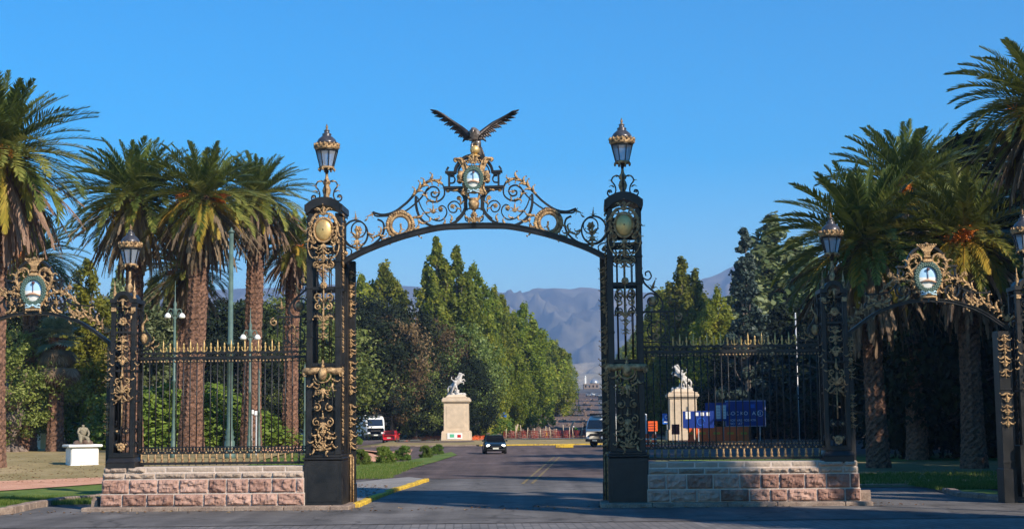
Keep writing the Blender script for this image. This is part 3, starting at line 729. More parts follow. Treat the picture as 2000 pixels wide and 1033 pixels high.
outer_pillar('dark outermost gate pillar cut by the right edge of the photo',uF,1,.35,0,.72,.34)
outer_pillar('outermost gate pillar beyond the left edge of the photo',uE,-1,.35,0,.72,.34)
# ---- central arch -------------------------------------------------------------
def X1(a): return uz([(660+p[0]*.3195,190+p[1]*.3195) for p in a])
def X7(a): return uz([(1540+p[0]*.3098,380+p[1]*.3098) for p in a])
AV=.45   # depth of the arch plane behind the pillar fronts
def arch_central():
    t=thing('gate_arch','large central iron arch of black scrolls and gilded leaves spanning the road','gate arch',gw(UC,AV,7.4),-GA)
    org=(UC,0,7.4); ax=UC
    def both(mb): 
        o=MB(); o.merge(mb); o.merge(mb,mirror_ax=ax); return o
    bow=MB(); pts=X1([(-10,1016),(120,945),(250,890),(400,838),(600,790),(740,780),(842,777)])
    bar(bow,pts,.13,.30,0,6); bar(bow,[(p[0],p[1]+.075) for p in pts],.035,.36,0,6)
    both(bow).build('bow',M['iron'],t,org)
    k=MB()
    # c-scroll beside the pillar, rings
    bar(k,X1([(20,850),(60,895),(130,912),(200,890),(250,845),(270,795),(262,752),(230,735)]),.055,.08)
    bar(k,X1([(20+4,905),(50,910),(70,930),(55,965),(30,968),(15,945),(28,925),(42,935)]),.035,.06)
    cx,cz=X1([(93,825)])[0]; bar(k,[(cx+.375*math.cos(a*PI/12),cz+.42*math.sin(a*PI/12)) for a in range(24)],.05,.07,closed=True,n=2)
    cx,cz=X1([(113,797)])[0]; bar(k,[(cx+.22*math.cos(a*PI/9),cz+.24*math.sin(a*PI/9)) for a in range(18)],.035,.06,closed=True,n=2)
    # wing bars
    bar(k,X1([(200,690),(260,706),(330,690),(400,640),(440,600),(475,560)]),.06,.09)
    bar(k,X1([(232,716),(330,710),(400,684),(460,640),(500,600),(530,560),(560,535)]),.04,.07)
    bar(k,X1([(200,690),(215,712),(235,716)]),.05,.08,smooth=False)
    # great spiral
    sp=[(475,560),(510,520),(550,498),(590,495),(625,512),(642,548),(640,590),(610,620),(570,628),(540,610),(526,575),(540,545),(572,533),(602,545),(610,575),(592,598),(566,592),(562,572),(578,565)]
    bar(k,X1(sp),.045,.075,n=4)
    # big C
    bar(k,X1([(468,590),(468,650),(490,720),(540,765),(610,783),(700,757),(755,705),(775,660)]),.075,.10)
    bar(k,X1([(478,600),(505,670),(560,730),(620,742),(655,705),(652,668),(628,650),(608,665),(615,685),(630,680)]),.035,.06,n=4)
    bar(k,X1([(772,655),(750,700),(715,735)]),.05,.08)
    bar(k,X1([(745,690),(740,650),(715,625),(685,628),(665,655),(680,688),(710,690),(722,665),(708,648),(692,656),(700,668)]),.035,.06,n=4)
    bar(k,X1([(716,545),(750,572),(770,610),(775,680)]),.11,.12); bar(k,X1([(780,590),(775,670)]),.06,.10,smooth=False)
    bar(k,X1([(705,780),(712,750),(735,720)]),.05,.08)
    # platform and side boxes, inner arch
    bar(k,X1([(638,540),(829,540)]),.07,.22,smooth=False); bar(k,X1([(650,552),(760,560)]),.05,.16,smooth=False)
    bar(k,X1([(648,445),(712,447)]),.06,.26,smooth=False); bar(k,X1([(660,455),(705,458)]),.06,.20,smooth=False); bar(k,X1([(655,432),(668,412)]),.05,.10,smooth=False)
    bar(k,X1([(672,450),(672,535)]),.055,.16,smooth=False)
    bar(k,X1([(680,470),(700,472),(708,490),(700,508),(678,512)]),.04,.09)
    bar(k,X1([(708,450),(716,415),(740,380),(775,352),(829,340)]),.085,.24,n=5); bar(k,X1([(726,450),(735,420),(758,392),(790,368),(829,358)]),.04,.15)
    bar(k,X1([(748,640),(765,615),(800,600)]),.035,.06); bar(k,X1([(775,720),(768,690),(785,670),(815,672),(822,700),(805,715)]),.035,.06); bar(k,X1([(770,715),(775,740),(800,748),(829,735)]),.035,.06)
    both(k).build('scrollwork',M['iron'],t,org)
    g=MB()
    filigree(g,X1([(440,598),(475,560),(515,520),(560,493),(610,498)]),.20,.10,-.06,0,3)
    rod(g,X1([(445,592),(475,560),(515,520),(560,495),(605,500),(628,518)]),.045,-.02,4,6)
    filigree(g,X1([(612,592),(580,622),(545,612),(525,590)]),.15,.10,-.04,0,4)
    cx,cz=X1([(583,572)])[0]; spray(g,(cx,cz),0,.16,3,1.5,-.03); rosette(g,(cx,cz),.05,-.02)
    filigree(g,X1([(500,668),(555,720),(590,735)]),.16,.16,-.04,0,5); spray(g,X1([(575,700)])[0],PI/2,.26,5,1.8,-.03)
    filigree(g,X1([(610,780),(660,765),(690,745)]),.18,.11,-.05,0,6); filigree(g,X1([(755,690),(735,660),(745,620)]),.15,.10,-.04,0,7)
    for q in ((620,672),(733,605),(693,655),(665,557)): rosette(g,X1([q])[0],.075,-.03)
    spray(g,X1([(205,705)])[0],-PI*.9,.20,3,1.6,-.04); spray(g,X1([(650,545)])[0],PI,.12,3,1.4,-.05); leaf(g,X1([(690,560)])[0],0,.2,.4,1,-.05)
    # wreath ring
    cx,cz=X1([(370,770)])[0]
    for i in range(34):
        a=2*PI*i/34; rr_=.345
        for dd in (-.055,.045): g.ball((cx+(rr_+dd)*math.cos(a+dd),-.02,cz+(rr_+dd)*math.sin(a+dd)),.062,(1,1.1,1),6,5)
    ring=[(cx+.345*math.cos(a*PI/10),cz+.345*math.sin(a*PI/10)) for a in range(20)]; rod(g,ring,.05,0,2,6,closed=True)
    filigree(g,X1([(385,740),(372,770),(380,800)]),.18,.12,-.0,0,3)
    filigree(g,X1([(440,715),(490,745),(480,800),(450,790)]),.22,.09,-.03,0,8); filigree(g,X1([(470,790),(440,740)]),.16,.1,-.03,0,9)
    filigree(g,X1([(235,815),(262,850),(300,860),(330,845)]),.20,.09,-.03,0,10); filigree(g,X1([(165,800),(190,835),(230,838),(262,800)]),.17,.10,-.03,0,11)
    rod(g,X1([(170,815),(195,848),(235,835)]),.025,-.02,4,5)
    cx,cz=X1([(105,860)])[0]; spray(g,(cx,cz),PI/2,.34,5,1.5,-.04); spray(g,(cx,cz),-PI/2,.3,5,1.8,-.04); rosette(g,X1([(112,800)])[0],.12,-.04); chain(g,cx,cz-.45,cz-.1,-.04,.13,2)
    spray(g,X1([(97,738)])[0],PI/2,.2,3,1.5,-.03); spray(g,X1([(20,808)])[0],PI,.15,3,1.5,-.03); leaf(g,X1([(150,745)])[0],.5,.15,.4,1,-.03); rosette(g,X1([(36,945)])[0],.07,-.03)
    rod(g,X1([(790,572),(793,600),(805,622),(829,628)]),.04,-.10,4,6); filigree(g,X1([(770,700),(780,730),(810,745),(829,735)]),.18,.09,-.08,0,12)
    leaf(g,X1([(829,700)])[0],-PI/2-.4,.22,.3,-1,-.08); leaf(g,X1([(400,690)])[0],PI*.8,.16,.4,1,-.03)
    G=both(g); cx,cz=X1([(829,640)])[0]
    G.lathe([(.03,-.22),(.14,-.13),(.17,0),(.15,.07),(.10,.10),(.16,.16)],(ax,-.10,cz),12); rosette(G,(ax,cz-.35),.10,-.12)
    spray(G,(ax,X1([(829,760)])[0][1]),PI/2,.3,5,1.8,-.1)
    G.build('gilded_leafwork',M['gold'],t,org)
    # emblem: gilded frame, oval with wreath, sun and ribbon
    fr=MB(); zc=X1([(829,490)])[0][1]
    hf=X1([(722,362),(748,358),(766,390),(775,425),(829,428)])
    def Q(a): return X1(a)
    outl=Q([(829,405),(790,408),(778,395),(768,372),(748,356),(715,362),(702,374),(712,384),(728,378),(745,400),(756,435),(757,470),(745,490),(757,520),(762,545),(745,578),(775,592),(795,575),(829,580)])
    outl=outl+[(2*ax-p[0],p[1]) for p in outl[::-1][1:-1]]
    fr.prism(outl,-.16,-.04)
    for q in ((712,372,.075),(752,580,.05),(742,475,.12),(740,500,.10),(744,455,.09)):
        p=Q([(q[0],q[1])])[0]
        for s_ in (p[0],2*ax-p[0]): fr.ball((s_,-.12,p[1]),q[2],(.9,.8,1),8,6)
    for sd in (0,1):
        e=MB(); rod(e,Q([(760,400),(748,372),(722,366),(708,376),(718,388)]),.035,-.17,4,6); rod(e,Q([(768,380),(782,430),(768,470)]),.03,-.17,4,6); filigree(e,Q([(775,400),(800,385),(829,380)]),.16,.07,-.2,0,3); filigree(e,Q([(745,455),(738,485),(748,515)]),.14,.07,-.2,0,4)
        rod(e,Q([(757,520),(764,545),(750,578)]),.03,-.16,4,5)
        fr.merge(e,mirror_ax=ax if sd else None)
    spray(fr,(ax,Q([(829,400)])[0][1]),PI/2,.32,7,2.2,-.2); rosette(fr,(ax,Q([(829,350)])[0][1]),.12,-.14)
    f=fr.build('emblem_frame',M['gold'],t,org)
    emblem(f,ax,zc,.285,.36,-.19,org)
    return t
def disc(mb,u,z,ru,rz,v,dome=.03,n=24):
    m=MB(); m.lathe([(1,0),(.8,.45),(.5,.8),(.2,.97),(.03,1)],(0,0,0),n,caps=False)
    mb.add([(u+p[0]*ru,v-p[2]*dome,z+p[1]*rz) for p in m.v],m.f)
M['eblue']=mat('pale_blue_enamel',(.36,.58,.78),.35,var=.1); M['ewhite']=mat('white_enamel',(.78,.77,.72),.35,var=.1); M['egreen']=mat('green_laurel_enamel',(.06,.11,.09),.55,var=.4,vs=30)
M['eteal']=mat('blue_white_ribbon',(.35,.52,.60),.4,var=.5,vs=20); M['eskin']=mat('enamel_flesh',(.55,.33,.22),.4); M['ered']=mat('dark_red_enamel',(.10,.03,.03),.4)
def emblem(par,u,z,rw,rh,v,org):
    """oval shield: blue over white field, clasped hands, staff with cap, laurel wreath, sun above, ribbon below"""
    b=MB(); disc(b,u,z,rw*.74,rh*.78,v,.04)
    # upper half blue, lower half white
    fld=b; mis=[]
    for i,fc in enumerate(b.f):
        c=sum(b.v[q][2] for q in fc)/len(fc); mis.append(0 if c>z-rh*.02 else 1)
    b.m=mis; e=b.build('shield',[M['eblue'],M['ewhite']],par,org)
    w=MB(); rr=random.Random(5)
    for i in range(30):
        a=2*PI*i/30
        for k in (.80,.92,1.0):
            w.ball((u+rw*k*math.cos(a+k),v-.045,z+rh*k*math.sin(a+k)),rw*.13,(1,.7,1),6,4)
    w.build('laurel_wreath',M['egreen'],par,org)
    h=MB(); h.tube([(u-rw*.62,v-.055,z-rh*.34),(u-rw*.25,v-.07,z-rh*.22),(u,v-.075,z-rh*.20),(u+rw*.25,v-.07,z-rh*.22),(u+rw*.62,v-.055,z-rh*.34)],[rh*.05,rh*.07,rh*.10,rh*.07,rh*.05],6)
    h.build('clasped_hands',M['eskin'],par,org)
    s=MB(); s.tube([(u,v-.06,z-rh*.3),(u,v-.06,z+rh*.48)],rw*.03,5); s.ball((u+rw*.02,v-.075,z+rh*.52),rw*.13,(1.2,.7,.9),7,5); s.build('staff_and_cap',M['ered'],par,org)
    r=MB()
    for sd in (-1,1):
        for k in range(2): r.tube(cr([(u,v-.06,z-rh*.98),(u+sd*rw*.3,v-.08,z-rh*(1.05+.08*k)),(u+sd*rw*.5,v-.06,z-rh*(.92+.2*k)),(u+sd*rw*.62,v-.05,z-rh*(1.02+.15*k))],3),rw*.07,5)
    r.ball((u,v-.08,z-rh*1.0),rw*.12,n=6,m=4); r.build('ribbon',M['eteal'],par,org)
arch_central()
# ---- bird on top of the arch ----------------------------------------------------
def bird():
    cu,cz=g2(926,288)
    t=thing('bird_statue','bronze bird of prey with wings raised in a V atop the central arch','statue',gw(cu,AV-.05,cz),-GA)
    def q(px,py): a=g2(px,py); return (a[0]-cu,a[1]-cz)
    b=q(922,262); hd=q(923,256)
    nodes={'tail2':(.14,.35,-.30,(.05,.10)),'tail':(.09,.28,.05,(.10,.12)),'hip':(.04,.10,.26,.15),'chest':(-.01,-.05,.48,.17),'neck':(-.03,-.16,.60,.085),'head':(-.04,-.24,.58,.085),'beak':(-.04,-.33,.50,.035),'tip':(-.04,-.35,.44,.012),
      'sl':(-.17,.02,.50,.08),'sr':(.17,.02,.50,.08),'ll':(-.09,-.03,.16,.06),'lf':(-.10,-.06,.0,.035),'rl':(.09,-.03,.16,.06),'rf':(.09,-.06,.0,.035)}
    ed=[('tail2','tail'),('tail','hip'),('hip','chest'),('chest','neck'),('neck','head'),('head','beak'),('beak','tip'),('chest','sl'),('chest','sr'),('hip','ll'),('ll','lf'),('hip','rl'),('rl','rf')]
    me=skin(nodes,ed,'hip',1); me.materials.append(M['birdb']); link('body',me,t)
    for sd,edge in ((-1,[(917,262),(905,250),(893,240),(876,228),(862,218),(852,213)]),(1,[(931,262),(945,249),(960,236),(975,227),(988,220),(999,214)])):
        wm=MB(); E=[q(*p) for p in edge]; P=cr([(p[0],0,p[1]) for p in E],5); n=len(P)
        out=[];yo=lambda i:-.05+.18*math.sin(PI*i/(n-1))
        for i in range(n):
            t_=i/(n-1); d=(P[min(i+1,n-1)]-P[max(i-1,0)]).normalized(); 
            wd=(.17*(1-t_)**.6+.12)*(1 if t_>.06 else .75)
            if t_>.85: wd*=.45+(1-t_)*3
            # feather row pointing down and outward
            f=Vector((d.x*.55+sd*.05,0,-.62-.1*t_)).normalized()
            a=P[i]+Vector((0,yo(i),0)); r_=.055*(1-.5*t_)
            wd*=.75+.3*((i*7)%3)/2
            tip=a+f*wd+d*(.22*t_)
            wm.tube([a-d*.02,a*.6+tip*.4,a*.25+tip*.75,tip],[r_,r_*.95,r_*.75,r_*.25],5,flat=(1,.35))
            wm.tube([a-d*.02+Vector((0,-.03,0)),(a*.7+tip*.3)+Vector((0,-.03,0)),(a*.5+tip*.5)+Vector((0,-.02,0))],[r_,r_*.9,r_*.4],5,flat=(1,.35))
        wm.tube([p+Vector((0,yo(i)-.02,0)) for i,p in enumerate(P)],[.085*(1-.75*i/(n-1)) for i in range(n)],7)
        wm.build('wing',M['bronze'],t)
    tl=MB()
    for k in range(5): tl.tube([(.08+.02*k,.26,.12),(.10+.035*k,.33,-.12),(.10+.05*k,.38,-.36)],[.04,.045,.02],5,flat=(1,.4))
    tl.build('tail_feathers',M['bronze'],t)
    g=MB(); g.ball((0,-.08,-.02),.15,(1,.9,.95),12,9); g.lathe([(.16,-.22),(.12,-.18),(.07,-.14)],(0,-.05,0),10); g.build('gilt_globe',M['goldb'],t)
M['birdb']=mat('worn_pale_bronze',(.16,.12,.10),.3,.6,.6,5,c2=(.52,.45,.40))
bird()
# ---- side arches ------------------------------------------------------------
def side_arch(label,axu,org_u):
    """traced from the right-hand arch, built about its own axis"""
    a0=X7([(897,600)])[0][0]; t=thing('gate_arch',label,'gate arch',gw(axu,.42,5.0),-GA,'side arches of the gate'); org=(a0,0,5.0); ax=a0
    def both(mb):
        o=MB(); o.merge(mb); o.merge(mb,mirror_ax=ax); return o
    def Xm(p): return X7(p)
    b=MB(); pts=Xm([(895,662),(780,672),(690,695),(600,728),(520,775),(420,850),(388,872)]); bar(b,pts,.075,.22,0,6); bar(b,[(p[0],p[1]+.05) for p in pts],.025,.28,0,6)
    both(b).build('bow',M['iron'],t,org)
    k=MB(); bar(k,Xm([(505,622),(600,618),(660,600),(700,560),(740,520)]),.045,.08); bar(k,Xm([(500,612),(520,630)]),.05,.08,smooth=False)
    c=Xm([(745,600)])[0]; bar(k,spiral(c,.30,PI*.4,1.9,.15,ccw=1),.05,.08,n=2)
    c=Xm([(520,700)])[0]; bar(k,spiral(c,.16,PI*.1,1.5,.2,ccw=1),.035,.07,n=2); c=Xm([(405,790)])[0]; bar(k,spiral(c,.13,PI*.9,1.5,.2,ccw=1),.035,.07,n=2)
    bar(k,Xm([(560,640),(600,680),(640,700)]),.03,.06); bar(k,Xm([(650,690),(670,640),(650,610)]),.03,.06)
    bar(k,Xm([(700,448),(760,448)]),.06,.24,smooth=False); bar(k,Xm([(712,450),(712,520)]),.05,.14,smooth=False); bar(k,Xm([(765,450),(775,390),(820,335),(895,310)]),.07,.2,n=5)
    bar(k,Xm([(725,470),(745,480),(740,505),(722,508)]),.035,.08)
    both(k).build('scrollwork',M['iron'],t,org)
    g=MB()
    rod(g,Xm([(590,612),(625,590),(645,560),(690,535),(740,525),(790,545),(825,590)]),.04,-.05,4,6,lambda q:.7+.6*math.sin(PI*q))
    filigree(g,Xm([(595,608),(640,565),(700,535),(760,525),(810,560),(830,600)]),.17,.09,-.07,0,3)
    rod(g,Xm([(800,500),(775,460),(770,420),(790,385),(820,370),(848,385),(855,412),(835,428),(815,418),(822,402)]),.05,-.08,4,6,lambda q:1.1-.5*q)
    filigree(g,Xm([(815,560),(790,520),(780,470),(772,420),(795,385)]),.17,.08,-.09,0,5); filigree(g,Xm([(745,520),(700,520),(660,530)]),.14,.09,-.07,0,2)
    c=Xm([(745,600)])[0]; spray(g,c,PI/2,.16,5,2.4,-.05); rosette(g,c,.07,-.05)
    filigree(g,Xm([(690,655),(740,665),(790,650)]),.2,.09,-.05,0,6)
    filigree(g,Xm([(520,700),(560,690),(600,680),(650,690)]),.24,.08,-.05,0,7); filigree(g,Xm([(505,690),(540,660),(590,665),(640,660)]),.2,.08,-.05,0,17)
    rod(g,Xm([(365,775),(400,800),(430,770),(450,740),(490,720)]),.045,-.04,4,6); filigree(g,Xm([(365,770),(400,805),(440,760),(490,715)]),.22,.08,-.06,0,8)
    for q in ((655,500),(405,790),(520,705)): rosette(g,Xm([q])[0],.08,-.06)
    spray(g,Xm([(655,520)])[0],PI/2,.2,3,1.2,-.05)
    rod(g,Xm([(850,665),(855,625),(840,605),(870,598),(897,610)]),.045,-.1,4,6)
    G=both(g)
    # flared basket finial above the emblem
    p0=Xm([(897,410)])[0]; p1=Xm([(897,290)])[0]
    for i in range(9):
        a=(i-4)/4; G.tube([(ax+a*.06,-.1,p0[1]),(ax+a*.08,-.12,p0[1]+.26),(ax+a*.19,-.10,p1[1]-.16),(ax+a*.27,-.08,p1[1]-.10)],[.026,.028,.026,.03],5)
        G.ball((ax+a*.27,-.09,p1[1]-.09),.035,n=6,m=4)
    G.box((ax,-.1,p0[1]),(.28,.16,.09),bev=.01); G.box((ax,-.1,p0[1]+.12),(.2,.14,.05),bev=.01); G.ball((ax,-.1,p1[1]-.07),.06,n=7,m=5)
    z=Xm([(897,640)])[0][1]; G.box((ax,-.1,z),(.45,.18,.07),bev=.015); G.box((ax,-.1,z+.1),(.3,.16,.07),bev=.015)
    ring=[(ax+.40*math.cos(i*PI/12),Xm([(897,515)])[0][1]+.48*math.sin(i*PI/12)) for i in range(24)]
    f=G.build('gilded_leafwork',M['gold'],t,org)
    fr=MB(); zc=Xm([(897,515)])[0][1]; rod(fr,ring,.05,-.07,2,6,closed=True); disc(fr,ax,zc,.40,.48,-.05,.03); ff=fr.build('emblem_frame',M['gold'],t,org)
    emblem(ff,ax,zc,.37,.45,-.09,org)
    return t
uR=X7([(897,600)])[0][0]
ra=side_arch('gilded side arch with blue and white oval emblem over the shaded right opening',uR,uR)
dup(ra,gw(uL,.42,5.0),label='gilded side arch with oval emblem cut by the left edge of the photo')
# ---- fences -------------------------------------------------------------------
def fence(label,u0,u1,zt,side):
    t=thing('iron_fence',label,'fence',gw((u0+u1)/2,.45,1.28),-GA,'iron fence panels on the stone walls'); cu=(u0+u1)/2
    L=u1-u0; n=round(L/.205); zb=1.32; R_=4.52
    r=MB()
    
    for zz,dd,hh in ((zb+.05,.09,.07),(zb+.36,.06,.06),(R_,.07,.08),(R_+.15,.05,.05)):
        r=MB(); r.box((0,0,zz-1.28),(L,dd,hh)); r.build('rail',M['iron'],t)
    sc=MB(); 
    for i in range(n):
        u=-L/2+(i+.5)*L/n
        for sd in (-1,1):
            bar(sc,spiral((u+sd*.052,zb+.485-1.28),.088,-PI/2,1.15,.25,ccw=sd),.026,.045,0,1)
            bar(sc,spiral((u+sd*.05,R_-.10-1.28),.055,PI/2,1.1,.3,ccw=sd),.02,.035,0,1)
            if i%2==0: bar(sc,spiral((u+sd*.08,R_+.14-1.28),.085,-PI/2,.9,.5,ccw=sd),.022,.035,0,1)
    sc.build('scroll_band',M['iron'],t)
    bl=MB()
    for i in range(n):
        u=-L/2+(i+.5)*L/n
        for sd in (-1,1): bl.ball((u+sd*.052,-.01,zb+.47-1.28),.026,n=6,m=4); bl.ball((u+sd*.05,-.01,R_-.10-1.28),.03,n=6,m=4)
        bl.ball((u+.1,-.03,zb+.37-1.28),.03,n=6,m=4)
        if i%2: bl.ball((u,-.03,R_+.07-1.28),.03,n=6,m=4)
    bl.build('gilded_bead_row',M['gold'],t)
    pk=MB(); pk.tube([(0,0,0),(0,0,R_+.17-zb)],.019,6); pm=pk.mesh('picket',M['iron'])
    ft=MB(); ft.lathe([(.04,.06),(.055,.10),(.028,.14),(.042,.20),(.026,.28),(.042,.33)],(0,0,0),7); fm=ft.mesh('picket_foot',M['gold'])
    s1=MB(); s1.lathe([(.018,0),(.03,.03),(.02,.06),(.028,.12),(.034,.18),(.02,.28),(.006,.40)],(0,0,R_+.15-zb),6)
    for sd in (-1,1): s1.tube(cr([(0,0,R_+.23-zb),(sd*.05,0,R_+.20-zb),(sd*.085,0,R_+.25-zb),(sd*.085,0,R_+.33-zb)],3),[.014]*9+[.006],5)
    s1m=s1.mesh('spear_point',M['goldb'])
    s2=MB(); s2.lathe([(.016,0),(.035,.05),(.018,.09),(.04,.16),(.02,.24),(.03,.26),(.006,.31)],(0,0,R_+.15-zb),6); s2m=s2.mesh('spear_point',M['goldb'])
    for i in range(n):
        u=-L/2+(i+.5)*L/n
        e=side*(u)/(L/2)   # +1 end stands by the tall pillar
        pil=link('picket',pm,t); pil.location=(u,0,zb-1.28)
        f=link('picket_foot',fm,pil)
        if -.78<e<.66: link('spear_point',s1m if i%2 else s2m,pil)
    # rising scroll screen next to the tall pillar
    b=MB(); g=MB(); E=L/2
    def B(pts,w=.035,d=.05): bar(b,[(p[0],p[1]-1.28) for p in pts],w,d,0,4)
    x=lambda d:E-d
    B([(x(.0),5.72),(x(.95),5.72)],.06,.07); B([(x(.97),5.76),(x(.98),5.1)],.04); B([(x(.55),5.72),(x(.55),4.6)],.03); B([(x(.28),5.72),(x(.28),4.6)],.03); B([(x(.80),5.72),(x(.80),4.6)],.03)
    ci=[(x(.42)+.27*math.cos(a*PI/9),5.15+.27*math.sin(a*PI/9)) for a in range(19)]; B(ci)
    B([(x(.0),4.82),(x(.95),4.82)],.04)
    for dd,zc,r in ((.2,5.55,.12),(.65,5.55,.12),(.2,4.95,.1),(.7,4.95,.1)): B(spiral((x(dd),zc),r,0,1.3,.25,ccw=1 if dd>.5 else -1),.03)
    # swan-neck on top
    B([(x(.03),7.05),(x(.0),6.9),(x(.05),6.75),(x(.20),6.68),(x(.30),6.78),(x(.24),6.93),(x(.13),6.9),(x(.14),6.80)],.04)
    B([(x(.02),6.85),(x(.08),6.6),(x(.25),6.42),(x(.45),6.25),(x(.60),6.05),(x(.62),5.85),(x(.5),5.74)],.055)
    B(spiral((x(.30),6.05),.26,PI*.1,1.6,.2,ccw=1),.045); g.ball((x(.32),-.02,6.05-1.28),.12,(1,.6,1.1),8,6)
    B(spiral((x(.92),5.95),.17,PI*.9,1.1,.3,ccw=-1),.04); B(spiral((x(1.1),5.55),.12,PI*.5,1.2,.3,ccw=1),.04); 
    if side>0 or True:
        rod(g,[(p[0],p[1]-1.28) for p in spiral((x(1.08),5.56),.13,PI*.5,1.2,.3,ccw=1)],.028,-.03,2,6); spray(g,(x(.85),5.95-1.28),PI/2,.25,3,1.5,-.02); spray(g,(x(.32),6.4-1.28),PI*.6,.28,3,1.2,-.02)
        rod(g,[(p[0],p[1]-1.28) for p in spiral((x(.42),4.98),.13,-PI*.5,1.2,.3,ccw=1)],.025,-.02,2,6); filigree(g,[(x(.42),5.0-1.28),(x(.42),5.35-1.28)],.16,.09,-.02,0,3)
    # sweep of the top rail at the outer pillar
    y=lambda d:-E+d
    B([(y(.02),5.75),(y(.10),5.95),(y(.08),5.55),(y(.22),5.3),(y(.32),5.1),(y(.30),4.9),(y(.15),4.78)],.045)
    g.ball((y(.13),-.02,5.12-1.28),.13,(.85,.6,1.25),8,6); B(spiral((y(.13),5.12),.2,0,1,.8),.035)
    leaf(g,(y(.08),5.3-1.28),PI/2,.4,.25,-1.2,-.02); leaf(g,(y(.3),4.92-1.28),0.6,.25,.3,1.2,-.02); leaf(g,(y(.15),5.6-1.28),PI*.35,.25,.3,1.0,-.02)
    B([(y(.0),4.80),(y(.5),4.80),(y(.75),4.86),(y(.9),5.0)],.03)
    filigree(g,[(y(.05),4.9-1.28),(y(.5),4.86-1.28)],.14,.1,-.02,0,3)
    if side<0: b.mirror(0); g.mirror(0)
    b.build('scroll_screen',M['iron'],t); g.build('gilded_leafwork',M['gold'],t)
    return t
fence('sunlit black iron fence with gilded spear points between the two left pillars',uC+.38,uA-.50,0,1)
fence('shaded black iron fence between the two right pillars',uB+.50,uD-.38,0,-1)
# ---- stone walls ---------------------------------------------------------------
def wall(label,u0,u1,end,seed):
    t=thing('stone_wall',label,'wall',gw((u0+u1)/2,.4,0),-GA); rr=random.Random(seed); mb=MB(); ct=(u0+u1)/2
    courses=[(.13,.50,.12,1,(.50,.88),3),(.50,.93,.08,1,(.48,.90),3),(.93,1.11,.04,1,(.65,.95),2),(1.11,1.28,.0,0,(.55,.80),1)]
    for ci,(z0,z1,pr,rough,(w0,w1),mi) in enumerate(courses):
        u=u0-pr*.6-rr.uniform(0,.2); end_=u1+pr*.6
        while u<end_-.02:
            ww=rr.uniform(w0,w1); a=max(u,u0-pr*.6); b=min(u+ww,end_)
            if end_-b<.22: b=end_; ww=b-u+.001
            u+=ww
            if b-a<.1: continue
            g_=.019; a+=g_; b-=g_; nx=max(6,int((b-a)/.04)); nz=max(5,int((z1-z0)/.04))
            mb.mi=mi if (ci<2 or rr.random()<.75) else 1; mb.tone=rr.random()
            nearc=(end>0 and b>u1-.8) or (end<0 and a<u0+.8)
            rg=rough or nearc
            v0=-pr-.40+(0 if ci<3 else (-.04 if nearc else .02)); vs=[]; zz0=z0+g_; zz1=z1-g_; ph=rr.uniform(0,99)
            k0=len(mb.v)
            for k in range(nz+1):
                for i in range(nx+1):
                    tx=i/nx; tz=k/nz; ed=min(tx*nx,(1-tx)*nx,tz*nz,(1-tz)*nz); x=a+(b-a)*tx; z=zz0+(zz1-zz0)*tz
                    ex=min(tx*(b-a),(1-tx)*(b-a),tz*(zz1-zz0),(1-tz)*(zz1-zz0)); bul=0 if ed<.5 else min(1,ex/.055)**.6*(.055+.07*noise.noise(Vector((x*6+ph,z*8,ph)))+.035*noise.noise(Vector((x*17,z*17,ph))) if rg else .012)
                    vs.append((x-ct,v0-bul+(.012*noise.noise(Vector((x*9,z*9,3))) if ed<.5 and rg else 0),z))
            fs=[(k*(nx+1)+i,k*(nx+1)+i+1,(k+1)*(nx+1)+i+1,(k+1)*(nx+1)+i) for k in range(nz) for i in range(nx)]
            sm=mb.smooth; mb.smooth=False; mb.add(vs,fs); mb.smooth=sm
    mb.mi=0; mb.tone=.5
    for (z0,z1,pr,rough,ww,mi) in courses:  # mortar core
        mb.box(((u0+u1)/2-ct,.06+.0,(z0+z1)/2),(u1-u0+pr*1.2-.01,.90+pr*2-.02,z1-z0+.002))
    # end faces and back get blocks as boxes
    for (z0,z1,pr,rough,ww,mi) in courses:
        for e_,x in ((-1,u0-pr*.6),(1,u1+pr*.6)):
            mb.mi=mi; mb.tone=rr.random(); mb.box((x-ct+e_*.004,.06-.24,(z0+z1)/2),(.03,.42,z1-z0-.025),bev=.01); mb.box((x-ct+e_*.004,.06+.24,(z0+z1)/2),(.03,.40,z1-z0-.025),bev=.01)
    mb.build('masonry',[M['mortar'],M['stone_buff'],M['stone_grey'],M['stone_pink']],t)
    return t
def stone(name,c1,c2,c3):
    m,nt,b=newmat(name); N=nt.nodes; L=nt.links; tc=N.new('ShaderNodeTexCoord')
    n=N.new('ShaderNodeTexNoise'); n.inputs['Scale'].default_value=3.2; n.inputs['Detail'].default_value=12; n.inputs['Roughness'].default_value=.78; L.new(tc.outputs['Object'],n.inputs['Vector'])
    at_=N.new('ShaderNodeAttribute'); at_.attribute_name='tone'; ad=N.new('ShaderNodeMath'); ad.operation='MULTIPLY_ADD'; ad.inputs[1].default_value=.4; L.new(at_.outputs['Fac'],ad.inputs[0]); L.new(n.outputs['Fac'],ad.inputs[2])
    r=N.new('ShaderNodeValToRGB'); e=r.color_ramp.elements; e[0].position=.48; e[0].color=(*c1,1); e[1].position=.95; e[1].color=(*c3,1); k=e.new(.7); k.color=(*c2,1)
    L.new(ad.outputs[0],r.inputs[0]); L.new(r.outputs[0],b.inputs['Base Color']); b.inputs['Roughness'].default_value=.85
    bp=N.new('ShaderNodeBump'); bp.inputs['Strength'].default_value=.8; bp.inputs['Distance'].default_value=.03
    n3=N.new('ShaderNodeTexNoise'); n3.inputs['Scale'].default_value=13; n3.inputs['Detail'].default_value=8; L.new(tc.outputs['Object'],n3.inputs['Vector']); L.new(n3.outputs['Fac'],bp.inputs['Height']); L.new(bp.outputs[0],b.inputs['Normal'])
    return m
